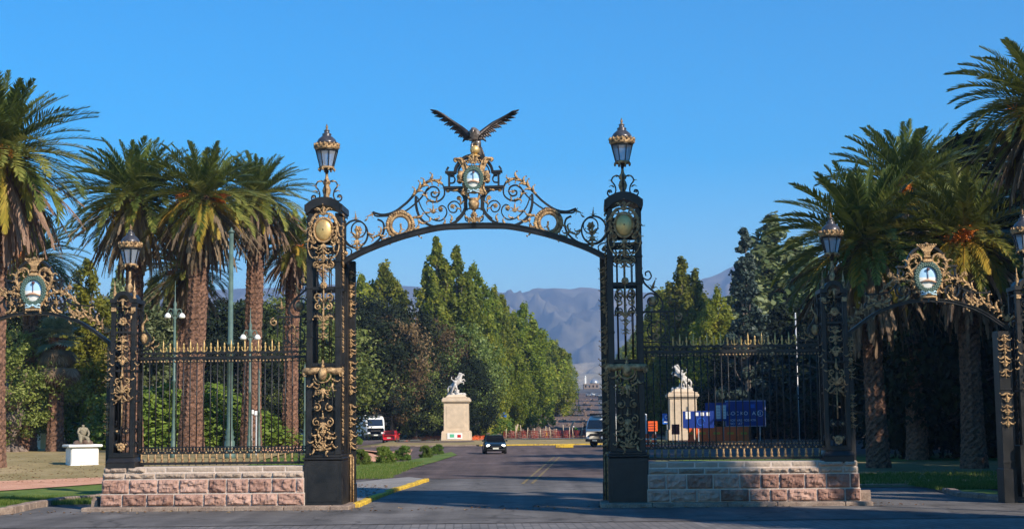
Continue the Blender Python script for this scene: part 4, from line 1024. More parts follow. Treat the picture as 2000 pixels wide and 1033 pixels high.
M['mortar']=mat('pale_mortar',(.56,.46,.39),.9,var=.15,vs=8,bump=.3)
M['stone_pink']=stone('pink_sandstone',(.17,.085,.062),(.32,.185,.14),(.45,.29,.23))
M['stone_grey']=stone('buff_grey_sandstone',(.21,.16,.12),(.33,.25,.19),(.42,.32,.245))
M['stone_buff']=stone('buff_sandstone',(.30,.22,.17),(.37,.29,.225),(.43,.34,.27))
wall('sunlit pink and buff coursed stone wall under the left fence',uC-.50,uA-.60,-1,3)
wall('pink coursed stone wall under the right fence, left half in shade',uB+.60,uD+.50,1,5)
def footing(label,u0,u1,v0,v1,h,seed,lab2='footing_slab'):
    t=MB(); rr=random.Random(seed); u=u0
    while u<u1-.05:
        w_=min(rr.uniform(1.3,2.2),u1-u); 
        if u1-u-w_<.5: w_=u1-u
        t.box((u+w_/2-(u0+u1)/2,0,h/2-.01),(w_-.012,v1-v0,h+.02),bev=.025); u+=w_
    o=t.build(lab2,M['kerbs']); o.location=gw((u0+u1)/2,(v0+v1)/2,0); o.rotation_euler=(0,0,-GA); tag(o,label,'footing'); return o
footing('worn stone footing slab along the foot of the left wall and pillar',g2(168,1000)[0],uA+.85,-.50,1.5,.13,4)
footing('worn stone footing slab along the foot of the right wall and pillar',uB-.85,g2(1700,990)[0],-.50,1.5,.13,8)
for px,lb in ((182,'small stone guard block at the left end of the left footing slab'),(1692,'small stone guard block at the right end of the right footing slab')):
    u=g2(px,985)[0]; q=MB(); q.prism([(-.1,.0),(.1,.0),(.07,.26),(-.02,.30),(-.09,.22)],-.18,.18); o=q.build('guard_stone',M['kerbs']); o.location=gw(u,.3,.12); o.rotation_euler=(0,0,-GA+(PI/2 if px>1000 else 0)); tag(o,lb,'guard stone')
# ============================================================ VEGETATION
rng=np.random.default_rng(11)
M['frond']=leafmat('palm_frond_green',(.034,.062,.016),(.135,.16,.032),(.34,.31,.08),trans=.28,rough=.42,objvar=.12)
M['frondy']=leafmat('palm_frond_yellowing',(.16,.17,.03),(.42,.31,.045),(.58,.34,.05),trans=.3,rough=.5,objvar=.1)
M['frondd']=leafmat('palm_frond_dead',(.10,.062,.040),(.23,.155,.10),(.40,.30,.20),trans=.12,rough=.8,objvar=.12)
M['fruit']=mat('orange_fruit_stalks',(.72,.20,.02),.6,var=.3,vs=10)
M['ptrunk']=mat('palm_trunk_bark',(.105,.045,.028),.9,var=.75,vs=6,bump=1.0,bs=14,c2=(.27,.14,.085))
M['bark']=mat('grey_bark',(.12,.095,.075),.9,var=.5,vs=3,bump=1,bs=8)
M['pbark2']=mat('peeling_brown_bark',(.13,.085,.065),.9,var=.6,vs=1.2,bump=1,bs=4,c2=(.36,.27,.22))
M['pbark']=mat('pale_branch_bark',(.30,.28,.24),.85,var=.3,vs=3)
def fronds(spec,rg,L,mode):
    """spec: list of (azimuth, elevation, length, droop). Returns triangles."""
    V=[];T=[];Fq=[]
    tri=[];tone=[]
    for az,el,ln,droop in spec:
        n=14; p=np.array([math.cos(az)*.22,math.sin(az)*.22,.1*math.sin(el)]); e=el; pts=[p.copy()];dirs=[]
        az2=az+rg.normal()*.05; tw=rg.normal()*.12
        for i in range(n):
            d=np.array([math.cos(az2)*math.cos(e),math.sin(az2)*math.cos(e),math.sin(e)]); dirs.append(d); p=p+d*ln/n; pts.append(p.copy())
            e-=droop/n*(.45+1.25*i/n); e=max(e,-1.52); az2+=tw/n
        dirs.append(d); pts=np.array(pts); dirs=np.array(dirs)
        k={'g':46,'y':38,'d':32}[mode]
        base=rg.random()*.45
        for sd in (-1,1):
            for j in range(k):
                t=(j+.6+rg.random()*.5)/k; t=min(t,.995); 
                if mode!='d' and t<.10: continue
                f=t*n; i=int(f); fr=f-i; q=pts[i]*(1-fr)+pts[min(i+1,n)]*fr; d=dirs[min(i,n)]
                side=np.cross(d,[0,0,1.0]); nn=np.linalg.norm(side); side=side/nn if nn>.2 else np.array([-math.sin(az),math.cos(az),0]); up=np.cross(side,d)
                ll=ln*(.155 if mode!='d' else .10)*(math.sin(PI*min(1,(t*.86+.14)))**.55+.12)*(.85+.3*rg.random())
                ang=(.86-.38*t)+rg.normal()*.10; lift=(.55 if mode=='g' else .12 if mode=='y' else -.1)+rg.normal()*.15
                dd=d*math.cos(ang)+side*sd*math.sin(ang)*(1 if mode!='d' else .55)+up*lift*.6
                if mode!='g': dd=dd+np.array([0,0,-.45 if mode=='y' else -.3])
                dd/=np.linalg.norm(dd); wv=np.cross(dd,side*.3+up); wv=wv/(np.linalg.norm(wv)+1e-6)*(.033 if mode=='g' else .034 if mode=='y' else .034)*ln/3.6
                m=q+dd*ll*.45; tip=q+dd*ll+np.array([0,0,-.12*ll])
                tri.append((q-wv*.5,q+wv*.5,m+wv,m-wv)); tri.append((m-wv,m+wv,tip,tip-wv*.1))
                tt=min(1,max(0,base+.35*rg.random()+(.25 if el<.3 and mode=='g' else 0))); tone+=[tt,tt]
        # rachis
        for i in range(n):
            side=np.array([-math.sin(az),math.cos(az),0])*.022*(1.15-i/n); a,b=pts[i],pts[i+1]
            tri.append((a-side,a+side,b+side,b-side)); tone.append(.9 if mode!='g' else .75)
            upv=np.array([0,0,.02]); tri.append((a-upv,a+upv,b+upv,b-upv)); tone.append(.8 if mode!='g' else .7)
    V=np.array(tri).reshape(-1,3); Fc=np.arange(len(V)).reshape(-1,4); return V,Fc,np.array(tone)
def palm_crown(name,seed,L,ng,ny,nd,full=1.0,nfruit=4,open_=1.0):
    rg=np.random.default_rng(seed); out={}
    GA_=2.39996
    sp=[]
    for i in range(ng):
        t=i/ng; el=1.42-1.85*t**.88+rg.normal()*.07; sp.append((i*GA_+rg.normal()*.12,el,L*(.82+.25*min(1,t*3))*(.9+.2*rg.random()),(.42+.62*t)*open_*(.85+.3*rg.random())))
    out['green_fronds']=mesh_np('green_fronds',*fronds(sp,rg,L,'g')[:2],M['frond'])
    V,Fc,t=fronds(sp,np.random.default_rng(seed),L,'g'); out['green_fronds']=mesh_np('green_fronds',V,Fc,M['frond'],t)
    if ny:
        sp=[(i*GA_+rg.normal()*.2,-.12-.7*(i/ny)+rg.normal()*.1,L*(.82+.15*rg.random()),.8+.4*rg.random()) for i in range(ny)]
        V,Fc,t=fronds(sp,rg,L,'y'); out['yellowing_fronds']=mesh_np('yellowing_fronds',V,Fc,M['frondy'],t)
    if nd:
        sp=[]
        for i in range(nd):
            sp.append((i*GA_+rg.normal()*.3,-.34-.95*(i/nd)**.85+rg.normal()*.1,L*(.92+.30*rg.random()),.30+.35*rg.random()))
        V,Fc,t=fronds(sp,rg,L,'d'); out['dead_fronds']=mesh_np('dead_fronds',V,Fc,M['frondd'],t)
    fm=[]
    for i in range(nfruit):
        a=i*2.1+rg.random(); mb=MB(); el=.15+rg.random()*.3
        c=Vector((math.cos(a)*L*.33,math.sin(a)*L*.33,-.15+rg.random()*.5)); mb.tube([(0,0,0),tuple(c*.6+Vector((0,0,.15))),tuple(c)],.03,4)
        for k in range(40):
            d=Vector((rg.normal(),rg.normal(),rg.normal()*.7-.35)); d.normalize(); e=c+d*L*.13*(.5+.6*rg.random()); mb.tube([tuple(c),tuple((c+e)/2+Vector((0,0,.03))),tuple(e)],[.022,.02,.012],3)
            mb.ball(tuple(e),.03,n=4,m=3)
        fm.append(mb.mesh('fruit_cluster',M['fruit']))
    out['fruit']=fm
    # leaf-base 'pineapple'
    return out
def palm_trunk(h,r0,r1,lean=(0,0),seed=0,par=None,smooth_top=True,mat_=None):
    rr=random.Random(seed); n=18; k=int(h/.16); vs=[];fs=[]
    for i in range(k+1):
        t=i/k; r=r1+(r0-r1)*(1-t)**6*1.0; 
        if t>.86: r+=.28*r1*math.sin((t-.86)/.14*PI*.62)
        cx=lean[0]*t**1.4; cy=lean[1]*t**1.4
        for j in range(n):
            a=2*PI*(j+(.5 if i%2 else 0))/n; bump=.045*((1 if (i+j)%2 else -1))*(.6+.8*rr.random())*min(1,(t*6+.25)); q=r+bump+ (.03*rr.random())
            vs.append((cx+q*math.cos(a),cy+q*math.sin(a),h*t))
    for i in range(k):
        for j in range(n): l=(j+1)%n; fs.append((i*n+j,i*n+l,(i+1)*n+l,(i+1)*n+j))
    m=MB(); m.smooth=False; m.add(vs,fs)
    # stubs of old leaf bases
    for i in range(int(h*9)):
        z=h*(.55+.45*rr.random()**.7); a=rr.random()*2*PI; t=z/h; r=r1*(1.0+(.2 if t>.9 else 0)); c=(lean[0]*t**1.4+r*math.cos(a),lean[1]*t**1.4+r*math.sin(a),z)
        m.tube([c,(c[0]+.10*math.cos(a),c[1]+.10*math.sin(a),z+.10)],[.05,.025],4)
    return m.build('trunk',mat_ or M['ptrunk'],par)
CR={}
CR['a']=palm_crown('a',1,4.2,110,24,110,nfruit=6)
CR['b']=palm_crown('b',2,4.0,112,16,120,nfruit=0)
CR['c']=palm_crown('c',3,3.9,94,46,100,nfruit=8)
CR['d']=palm_crown('d',4,3.9,98,16,104,nfruit=2,open_=1.15)
def palm(label,px,py,Y,kind,scale,base=None,trunk_w=.46,rz=0,group='date palms',lean_px=0,zb=None):
    c=at(px,py,Y); z0=zf(c.x,c.y) if zb is None else zb
    bx=at(px+lean_px,py,Y).x if lean_px else c.x
    t=thing('palm_tree',label,'palm tree',(bx,Y,z0-.05),0,group)
    h=c.z-z0
    palm_trunk(h+.1,trunk_w*1.5,trunk_w,(c.x-bx,0),int(px),t)
    cr_=CR[kind]
    for k in ('dead_fronds','yellowing_fronds','green_fronds'):
        if k in cr_:
            o=link(k,cr_[k],t); o.location=(c.x-bx,0,h-(.35 if k=='dead_fronds' else .1 if k=='yellowing_fronds' else 0)); o.rotation_euler=(0,0,rz); o.scale=(scale,)*3
    for f in cr_['fruit']:
        o=link('fruit_cluster',f,t); o.location=(c.x-bx,0,h-.1); o.rotation_euler=(0,0,rz); o.scale=(scale,)*3
    return t
palm('tall palm cut by the left edge with long arching fronds and thick brown skirt',-4,300,70,'a',1.06,rz=.4,trunk_w=.5)
palm('low palm behind the tall palm at far left, above the left emblem',62,500,96,'d',.84,rz=2,trunk_w=.42)
palm('palm standing directly behind the left outer lantern, bare brown trunk, dark green crown',265,384,88,'b',1.02,rz=1,trunk_w=.47,lean_px=0)
palm('palm with bright orange fruit and yellow lower fronds behind the left fence',398,386,86,'c',.97,rz=.9,trunk_w=.54,lean_px=-20)
palm('palm second to the left of the tall left pillar, green crown, rough trunk',503,384,95,'b',.84,rz=4,trunk_w=.50,lean_px=-10)
palm('smallest palm of the left row, close against the tall left pillar',575,480,100,'d',.72,rz=5,trunk_w=.43,lean_px=-8)
palm('short palm half hidden behind the orange fruited palm on the left',365,525,99,'d',.78,rz=3,trunk_w=.36,lean_px=-9)
palm('tall palm of the right group with orange fruit at the heart of its crown',1772,370,86,'a',1.08,rz=2.2,trunk_w=.45)
palm('dark drooping palm behind the right outer lantern',1690,470,74,'b',1.15,rz=1.1,trunk_w=.42,lean_px=10)
palm('palm with orange fruit and golden hanging fronds above the right emblem',1884,462,72,'c',1.04,rz=1.7,trunk_w=.45)
palm('highest palm cut by the upper right edge of the photo',2040,205,62,'d',.92,rz=.5,trunk_w=.45)
# fan palm on the left lawn
def fan_palm():
    c=at(112,660,94); z0=zf(c.x,c.y); t=thing('fan_palm','fan palm with silvery leaves and hanging brown skirt on the left lawn','palm tree',(c.x,94,z0)); h=c.z-z0
    palm_trunk(h,.62,.40,(0,0),5,t); rg=np.random.default_rng(9)
    def fans(n,e0,e1,L,R_,name,mt,droop):
        tri=[];tone=[]
        for i in range(n):
            az=i*2.4+rg.normal()*.2; el=e0+(e1-e0)*i/n+rg.normal()*.1; d=np.array([math.cos(az)*math.cos(el),math.sin(az)*math.cos(el),math.sin(el)])
            s=np.array([-math.sin(az),math.cos(az),0]); u=np.cross(s,d); c0=d*L; w_=s*.02; tri.append((-w_,w_,c0+w_,c0-w_)); tone.append(.5); tb=rg.random()*.6
            for k in range(17):
                a=(k/16-.5)*4.0; dd=d*math.cos(a)+s*math.sin(a); dd=dd-np.array([0,0,droop*(.3+abs(a)*.2)]); dd/=np.linalg.norm(dd); wv=np.cross(dd,u)*.055; m=c0+dd*R_*.6; tip=c0+dd*R_*(.95+.1*rg.random())+np.array([0,0,-.10*R_])
                tri.append((c0-wv*.2,c0+wv*.2,m+wv,m-wv)); tri.append((m-wv,m+wv,tip,tip)); tone+=[tb+.3*rg.random()]*2
        V=np.array(tri).reshape(-1,3); o=link(name,mesh_np(name,V,np.arange(len(V)).reshape(-1,4),mt,tone),t); o.location=(0,0,h); return o
    fans(34,1.3,-.5,.95,.85,'fan_leaves',M['fanl'],.1); fans(60,-.75,-1.45,1.2,.9,'dead_leaves',M['frondd'],.5); o=fans(60,-1.1,-1.5,2.3,.9,'dead_leaves',M['frondd'],.5)
M['fanl']=leafmat('fan_leaf_green',(.08,.13,.07),(.22,.28,.19),(.40,.45,.38),trans=.2)
fan_palm()
# ---------------------------------------------------------------- broadleaf trees
M['lf_pop']=leafmat('plane_tree_leaf',(.090,.125,.015),(.205,.24,.028),(.40,.38,.055),trans=.48)
M['lf_olive']=leafmat('olive_green_leaf',(.055,.085,.016),(.14,.18,.04),(.26,.28,.08),trans=.25)
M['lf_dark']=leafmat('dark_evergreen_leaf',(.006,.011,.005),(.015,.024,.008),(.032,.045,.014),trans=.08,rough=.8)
M['lf_brown']=leafmat('dull_brown_leaf',(.07,.042,.02),(.14,.095,.038),(.24,.17,.07),trans=.2)
M['lf_grey']=leafmat('grey_green_leaf',(.08,.11,.04),(.17,.20,.08),(.30,.32,.16),trans=.3)
M['lf_yel']=leafmat('yellow_green_leaf',(.11,.12,.015),(.26,.24,.03),(.42,.34,.05),trans=.4)
M['lf_hedge']=leafmat('clipped_shrub_leaf',(.06,.11,.015),(.13,.20,.03),(.22,.28,.05),trans=.3)
M['lf_blue']=leafmat('blue_grey_conifer_leaf',(.02,.035,.025),(.045,.065,.05),(.08,.10,.07),trans=.1)
def crown_mesh(name,m,seed,shape,H,R_,nclump,per,leaf,z0=.12,spread=.30,up=.0,spires=None):
    """crown from leaf-sized faces in clumps; H height, R_ max radius, shape(t)->relative radius"""
    rg=np.random.default_rng(seed); C=[];S=[]
    tries=0
    if spires:
        tot=sum(q[3]*q[2] for q in spires)
        for (ox,oy,hk,rk) in spires:
            m_=max(6,int(nclump*rk*hk/tot))
            for i in range(m_):
                t=((i+rg.random())/m_)**.85; s=shape(t); a=rg.random()*2*PI; r=R_*rk*s*(.25+.75*rg.random()**.6)*(1+.35*math.sin(3*a+9*t+hk*20))
                C.append((ox*R_*(1-.35*t)+r*math.cos(a),oy*R_*(1-.35*t)+r*math.sin(a),H*hk*(z0+(1-z0)*t)-.02*H)); S.append(R_*spread*(.6+.6*rg.random())*(.42+.58*s))
    lobes=[(rg.random()*2*PI,rg.random()*6,.16+.2*rg.random()) for _ in range(4)]
    while not spires and len(C)<nclump and tries<nclump*40:
        tries+=1; t=rg.random(); s=shape(t)
        if rg.random()>(s+(.38 if spires else .15)): continue
        a=rg.random()*2*PI; lo=1+sum(q[2]*.5*math.sin(a*(i+1)+q[0]+t*q[1]) for i,q in enumerate(lobes))
        ox=oy=0; hk=1; rk=1
        if spires:
            ox,oy,hk,rk=spires[rg.integers(len(spires))]
        r=R_*rk*s*lo*(.42+.58*rg.random()**.45); C.append((ox*R_+r*math.cos(a),oy*R_+r*math.sin(a),H*hk*(z0+(1-z0)*t))); S.append(R_*spread*(.55+.8*rg.random())*((.5+.5*s) if spires else (.55+.45*s)))
    C=np.array(C);S=np.array(S); n=len(C)*per
    ci=np.repeat(np.arange(len(C)),per); d=rg.normal(size=(n,3)); d/=np.linalg.norm(d,axis=1)[:,None]
    rad=S[ci]*(rg.random(n)**.45); P=C[ci]+d*rad[:,None]*np.array([1,1,.8+up*1.2])
    nrm=d*.9+rg.normal(size=(n,3))*.65+np.array([0,0,.35]); nrm/=np.linalg.norm(nrm,axis=1)[:,None]
    a=np.cross(nrm,rg.normal(size=(n,3))); a/=np.linalg.norm(a,axis=1)[:,None]; b=np.cross(nrm,a)
    sz=leaf*(.6+.8*rg.random(n))[:,None]; w_=sz*(.45+.25*rg.random(n))[:,None]
    V=np.stack([P-a*sz,P+b*w_,P+a*sz,P-b*w_],1).reshape(-1,3); Fc=np.arange(n*4).reshape(-1,4)
    tn=np.clip(rg.random(len(C))[ci]*.55+rg.random(n)*.45,0,1)
    return mesh_np('crown',V,Fc,m,tn),C
def trunk_mesh(H,r,C,nb,m,seed,fork=.25,z1=.8):
    rr=random.Random(seed); mb=MB(); 
    pts=[(0,0,-.1)]+[(rr.uniform(-.02,.02)*H*k/5,rr.uniform(-.02,.02)*H*k/5,H*z1*k/5) for k in range(1,6)]
    mb.tube(cr(pts,3),[r*(1.25 if i==0 else 1)*(1-.85*i/15) for i in range(16)],8)
    idx=list(range(len(C))); rr.shuffle(idx)
    for i in idx[:nb]:
        c=Vector(C[i]); z=max(H*fork*.6,min(c.z*.7,c.z-.2*math.hypot(c.x,c.y))); s=Vector((pts[2][0]*z/H*2,0,z)); mid=(s+c)/2+Vector((0,0,-.03*H))
        mb.tube(cr([s,mid,c],3),[r*.32*(1-.12*k) for k in range(7)],5)
    return mb.mesh('trunk',m)
TK={}
def sh_pop(t): return (math.sin(PI*min(1,t*.75+.22))**.9)*(1-.55*t**2.5) if t<.98 else .12
def sh_col(t): return (1-t**2.6)*.9*(.55+.45*min(1,t*5))+.06
def sh_round(t): return math.sqrt(max(0,1-(2*t-1)**2))*.95+.05
def sh_cone(t): return (1-t)**.8*(.5+.5*min(1,t*8))+.03
def sh_low(t): return (1-t**3)**.5
TREES=dict(
 plane=('lf_pop',None,1.0,.27,430,62,.17,.06),plane2=('lf_pop',None,1.0,.30,430,62,.17,.06),
 poplar=('lf_pop',None,1.0,.14,400,60,.14,.05),poplar2=('lf_pop',None,1.0,.18,400,60,.14,.05),
 olive=('lf_olive',sh_round,1.0,.42,130,120,.17,.12),dark=('lf_dark',sh_round,1.0,.42,160,130,.20,.05),brown=('lf_brown',sh_round,1.0,.42,120,120,.17,.12),
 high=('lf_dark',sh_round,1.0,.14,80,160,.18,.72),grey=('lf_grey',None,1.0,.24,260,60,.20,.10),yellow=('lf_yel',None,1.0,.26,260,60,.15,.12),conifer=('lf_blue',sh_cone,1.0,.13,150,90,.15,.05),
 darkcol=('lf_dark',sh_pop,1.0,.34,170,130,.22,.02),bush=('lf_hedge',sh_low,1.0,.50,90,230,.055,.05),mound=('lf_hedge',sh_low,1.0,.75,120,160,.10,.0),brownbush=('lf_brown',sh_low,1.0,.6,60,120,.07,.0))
SPIRES=dict(plane=[(0,0,1,.75),(.35,.1,.93,.7),(-.38,-.2,.86,.7),(.1,-.45,.84,.65),(-.1,.45,.88,.65),(.6,-.3,.62,.5),(-.6,.2,.66,.5)],
 plane2=[(0,0,1,.7),(.42,.2,.95,.7),(-.42,-.1,.82,.7),(-.1,-.45,.9,.6),(.2,.45,.78,.65),(-.6,.4,.64,.5),(.65,-.3,.55,.5)],
 poplar=[(0,0,1,.7),(.5,-.4,.9,.5),(-.5,.3,.8,.55),(.1,.6,.85,.5)],poplar2=[(0,0,1,.6),(.5,-.2,.93,.5),(-.55,.1,.86,.5),(.1,-.6,.8,.5)],
 grey=[(0,0,1,.5),(.5,-.2,.9,.5),(-.5,.1,.84,.5),(.1,-.6,.8,.5)],yellow=[(0,0,1,.6),(.5,-.2,.8,.6),(-.5,.1,.7,.6)])
def sh_spire(t): return (1-t**3.4)*(.45+.55*min(1,t*4))*(.86+.14*math.sin(t*17))+.05
def tree_mesh(kind):
    if kind in TK: return TK[kind]
    m,sh,_,rr_,nc,per,lf,z0=TREES[kind]; sh=sh or sh_spire; H=20 if kind not in('bush','mound','brownbush') else 2.0 if kind=='bush' else 3
    leafsz=lf if H<5 else lf*1.35
    cm,C=crown_mesh(kind,M[m],sum(map(ord,kind)),sh,H,H*rr_,nc,per,leafsz,z0,spread=.34 if H<5 else .21 if kind in SPIRES else .30,up=.5 if kind in SPIRES else 0,spires=SPIRES.get(kind))
    tm=trunk_mesh(H,H*.018 if H>5 else .05,C,26 if H>5 else 8,M['pbark'] if kind=='grey' else M['bark'],len(kind))
    TK[kind]=(H,cm,tm); return TK[kind]
def tree(kind,label,x,y,h,wd=1.0,rz=0,group=None,name=None,cat='tree',z=None):
    H,cm,tm=tree_mesh(kind); s=h/H
    t=thing(name or 'broadleaf_tree',label,cat,(x,y,zf(x,y) if z is None else z),rz,group); t.scale=(s*wd,s*wd,s)
    link('crown' if cat!='shrub' else 'foliage',cm,t); link('trunk' if cat!='shrub' else 'stem',tm,t); return t
def tpx(kind,label,px,top,Y,wd=1.0,rz=0,group=None,name=None,cat='tree'):
    c=at(px,top,Y); return tree(kind,label,c.x,Y,c.z-zf(c.x,Y),wd,rz,group,name,cat)
GC='trees seen through the central arch'
tpx('plane','bright green tree just right of the tall left pillar',706,536,222,.8,0,GC)
tpx('plane2','bushy green tree behind the white truck, left of the gap in the skyline',752,512,224,.95,1,GC)
tpx('poplar','tallest slender tree under the arch, its tip nearest the bow',852,458,224,1.0,2,GC,'poplar_tree')
tpx('poplar2','second tallest tree under the arch, just right of the tallest tip',890,478,226,1.0,3,GC,'poplar_tree')
tpx('plane','full green tree right of the two tallest tips under the arch',925,515,230,.8,4,GC)
tpx('plane2','narrow tree whose tip meets the mountain skyline at its left end',965,560,238,.85,.5,GC)
tpx('plane','bright green rounded tree in the middle of the avenue row, full to the ground',1022,592,262,1.12,2.5,GC)
tpx('plane2','lighter tree on the avenue right of the bright rounded tree',1085,665,330,1.15,1.4,GC)
tpx('dark','dark round evergreen behind the truck and below the green skyline trees',770,600,212,.95,0,GC,'evergreen_tree')
tpx('dark','dark evergreen close to the tall left pillar, under the bright tree',712,585,214,.75,2,GC,'evergreen_tree')
tpx('brown','dull brown round tree above the left monument',848,628,220,.72,1,GC)
tpx('olive','olive green round tree directly behind the left monument',905,640,222,.85,3,GC)
tpx('olive','loose olive tree between the truck and the left monument',812,700,211,.9,1.2,GC)
tpx('brown','brownish round tree between the truck and the dull brown one, mid height',765,618,209,.8,3,GC)
tpx('olive','low olive tree right above the white truck',735,690,216,.8,2.2,GC)
tpx('plane','green tree in the avenue row right of the left monument',955,640,228,.9,5,GC)
tpx('dark','dark low evergreen between the left monument and the avenue row',915,700,217,.8,1,GC,'evergreen_tree')
tpx('plane2','green tree with foliage to the ground, left of the avenue excavation',1005,680,236,.95,.9,GC)
# avenue rows fading into the distance
i=0
for Y in (300,345,385,430,480,540,600,670,750,840):
    i+=1; a=axis_x(Y)
    tree('plane' if i%2 else 'plane2',None,a-14.5-(i%3),Y,21+1.5*(i%3),1.0,i*1.3,'trees in the left row of the avenue')['label']=ORD[i-1]+' tree from the near end of the left row lining the far avenue'
i=0
for Y in (238,275,320,370,425,490,560,640,730,830):
    i+=1; a=axis_x(Y)
    tree('plane2' if i%2 else 'plane',None,a+16.5+(i%3)*.8,Y,23+1.5*(i%3),1.0,i*1.7,'trees in the right row of the avenue')['label']=ORD[i-1]+' tree from the near end of the right row lining the far avenue'
tpx('poplar2','bright pointed tree between the tall right pillar and the dark grove',1332,500,214,1.15,0,None,'poplar_tree')
tpx('plane2','green tree close behind the tall right pillar, left of the pointed tree',1290,565,230,1.0,1)
tpx('plane','broad green tree between the pointed tree and the slender conifer',1372,572,226,1.1,3)
tpx('grey','tall grey green tree with pale branches left of the right palms',1508,418,205,1.5,1)
tpx('plane','green tree with sunlit top in front of the dark grove, left of the slender conifer',1400,560,190,.9,2)
tpx('conifer','slender dark conifer rising left of the grey green tree',1452,448,176,1.05,0,None,'conifer_tree')
tpx('grey','short pale branched tree behind the middle of the right fence',1475,520,202,1.4,4)
tpx('grey','grey green tree behind the right outer lantern',1575,480,200,1.4,3)
RD='dark evergreens behind the right fence'
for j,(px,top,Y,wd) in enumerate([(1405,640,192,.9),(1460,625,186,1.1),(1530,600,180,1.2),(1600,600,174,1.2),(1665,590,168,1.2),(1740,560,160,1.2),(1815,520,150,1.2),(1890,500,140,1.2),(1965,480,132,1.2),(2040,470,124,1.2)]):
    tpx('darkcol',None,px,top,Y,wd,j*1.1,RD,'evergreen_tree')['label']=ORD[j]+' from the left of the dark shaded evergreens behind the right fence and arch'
tree('darkcol','dark evergreen added for shade among the right palms, behind the nearest three',36,128,24,.8,5,'dark evergreens added for shade among the right palms','evergreen_tree')  # added behind the palms to shade the blue signs and barriers
for x,y,h,k_ in ((38.5,137,24,0),(33,118,22,1),(30.5,100,20,2),(26.5,88,17,3)):  # more evergreens added to cast shade on the signs and ground there
    tree('darkcol','dark evergreen added for shade among the right palms, '+['farthest','third from the gate','second from the gate','nearest the gate'][k_],x,y,h,.8,x,'dark evergreens added for shade among the right palms','evergreen_tree')
# cedar with layered branches
def cedar(px,top,Y,wd,label,group=None):
    if 'cedar' not in TK:
        rg=np.random.default_rng(77); C=[];H=20
        tri=[];tone=[]
        P=[];Nn=[]
        for lay in range(15):
            z=H*(.14+.84*lay/15); R_=H*.40*(1-(lay/15)**1.6)+.8
            for k in range(7):
                a=rg.random()*2*PI; ln=R_*(.7+.4*rg.random()); C.append((math.cos(a)*ln*.9,math.sin(a)*ln*.9,z+.3))
                m=260; t=rg.random(m)**.6; side=rg.normal(size=m)*(.10+.16*t)*ln*.8; zz=z+rg.normal(size=m)*.16+t*ln*.10-.3*t**3
                x=math.cos(a)*t*ln-math.sin(a)*side; y=math.sin(a)*t*ln+math.cos(a)*side; P.append(np.stack([x,y,zz],1))
        P=np.concatenate(P); n=len(P); nrm=np.array([0,0,1.])+rg.normal(size=(n,3))*.35; nrm/=np.linalg.norm(nrm,axis=1)[:,None]; a=np.cross(nrm,rg.normal(size=(n,3))); a/=np.linalg.norm(a,axis=1)[:,None]; b=np.cross(nrm,a)
        sz=.24*(.5+rg.random(n))[:,None]; V=np.stack([P-a*sz,P+b*sz*.5,P+a*sz,P-b*sz*.5],1).reshape(-1,3)
        TK['cedar']=(H,mesh_np('crown',V,np.arange(n*4).reshape(-1,4),M['lf_dark'],rg.random(n)),trunk_mesh(H,.42,C,60,M['bark'],3,.15,.95))
    H,cm,tm=TK['cedar']; c=at(px,top,Y); h=c.z-zf(c.x,Y); s=h/H; t=thing('cedar_tree',label,'tree',(c.x,Y,zf(c.x,Y)),px*.01,group); t.scale=(s*wd,s*wd,s); link('crown',cm,t); link('trunk',tm,t); return t
cedar(1900,228,100,1.35,'dark layered cedar rising behind the right palms')
# left side
LB='trees and shrubs behind the left palms'
LBP=['behind the orange fruited palm','right of the orange fruited palm','behind the second rough palm trunk','behind the smallest palm','against the tall left pillar','left of the orange fruited palm','low, behind the thick green pole','low, beside the left outer pillar','low, between two rough palm trunks','low, just left of the tall left pillar','behind the left side arch emblem','at the far left edge, mid height','right of the fan palm','low, between fan palm and left outer pillar','','tallest at the left edge, mostly cut off']
tpx('yellow','yellow green autumn tree between the left emblem and the left outer lantern',170,505,112,1.0,0)
tpx('yellow','second yellow tinted tree low behind the left outer pillar',205,600,118,1.0,2)
tpx('grey','pale grey green tree behind the left end of the left fence',300,545,122,1.1,1)
tpx('grey','bare branched greyish tree right behind the left outer pillar',232,520,125,.7,5)
for j,(px,top,Y,wd,kd) in enumerate([(400,600,150,1.2,'dark'),(455,590,156,1.1,'dark'),(520,600,160,1.2,'olive'),(585,585,158,1.2,'olive'),(640,600,165,1.2,'dark'),(345,610,150,1.1,'olive'),(470,650,140,1.0,'dark'),(260,640,140,1.0,'olive'),(550,655,150,1.1,'olive'),(640,680,168,1.0,'olive'),(85,600,130,1.2,'dark'),(20,590,128,1.2,'olive'),(150,640,126,1.1,'dark'),(195,690,122,1.0,'olive'),(40,700,112,1.0,'brown'),(-40,560,125,1.2,'dark')]):
    tpx(kd,None,px,top,Y,wd,j*1.3,LB)['label']=('brownish low tree among the trunks at far left' if kd=='brown' else {'dark':'dark dense','olive':'olive green'}[kd]+' tree behind the left palms, '+LBP[j])
c=hit(18,884)
gt=tree('olive','old gnarled tree with thick trunk and low dark foliage at the left edge',c.x,c.y,7.6,1.1,2)
gm_=MB(); gm_.tube(cr([(0,0,-.4),(.1,.1,1.6),(-.5,0,4.2),(.4,.2,7.0),(-.2,0,10)],5),[2.4,2.0,1.7,1.5,1.45,1.5,1.35,1.25,1.2,1.3,1.3,1.1,1.0,1.0,.9,.8,.75,.7,.6,.5,.4],10)
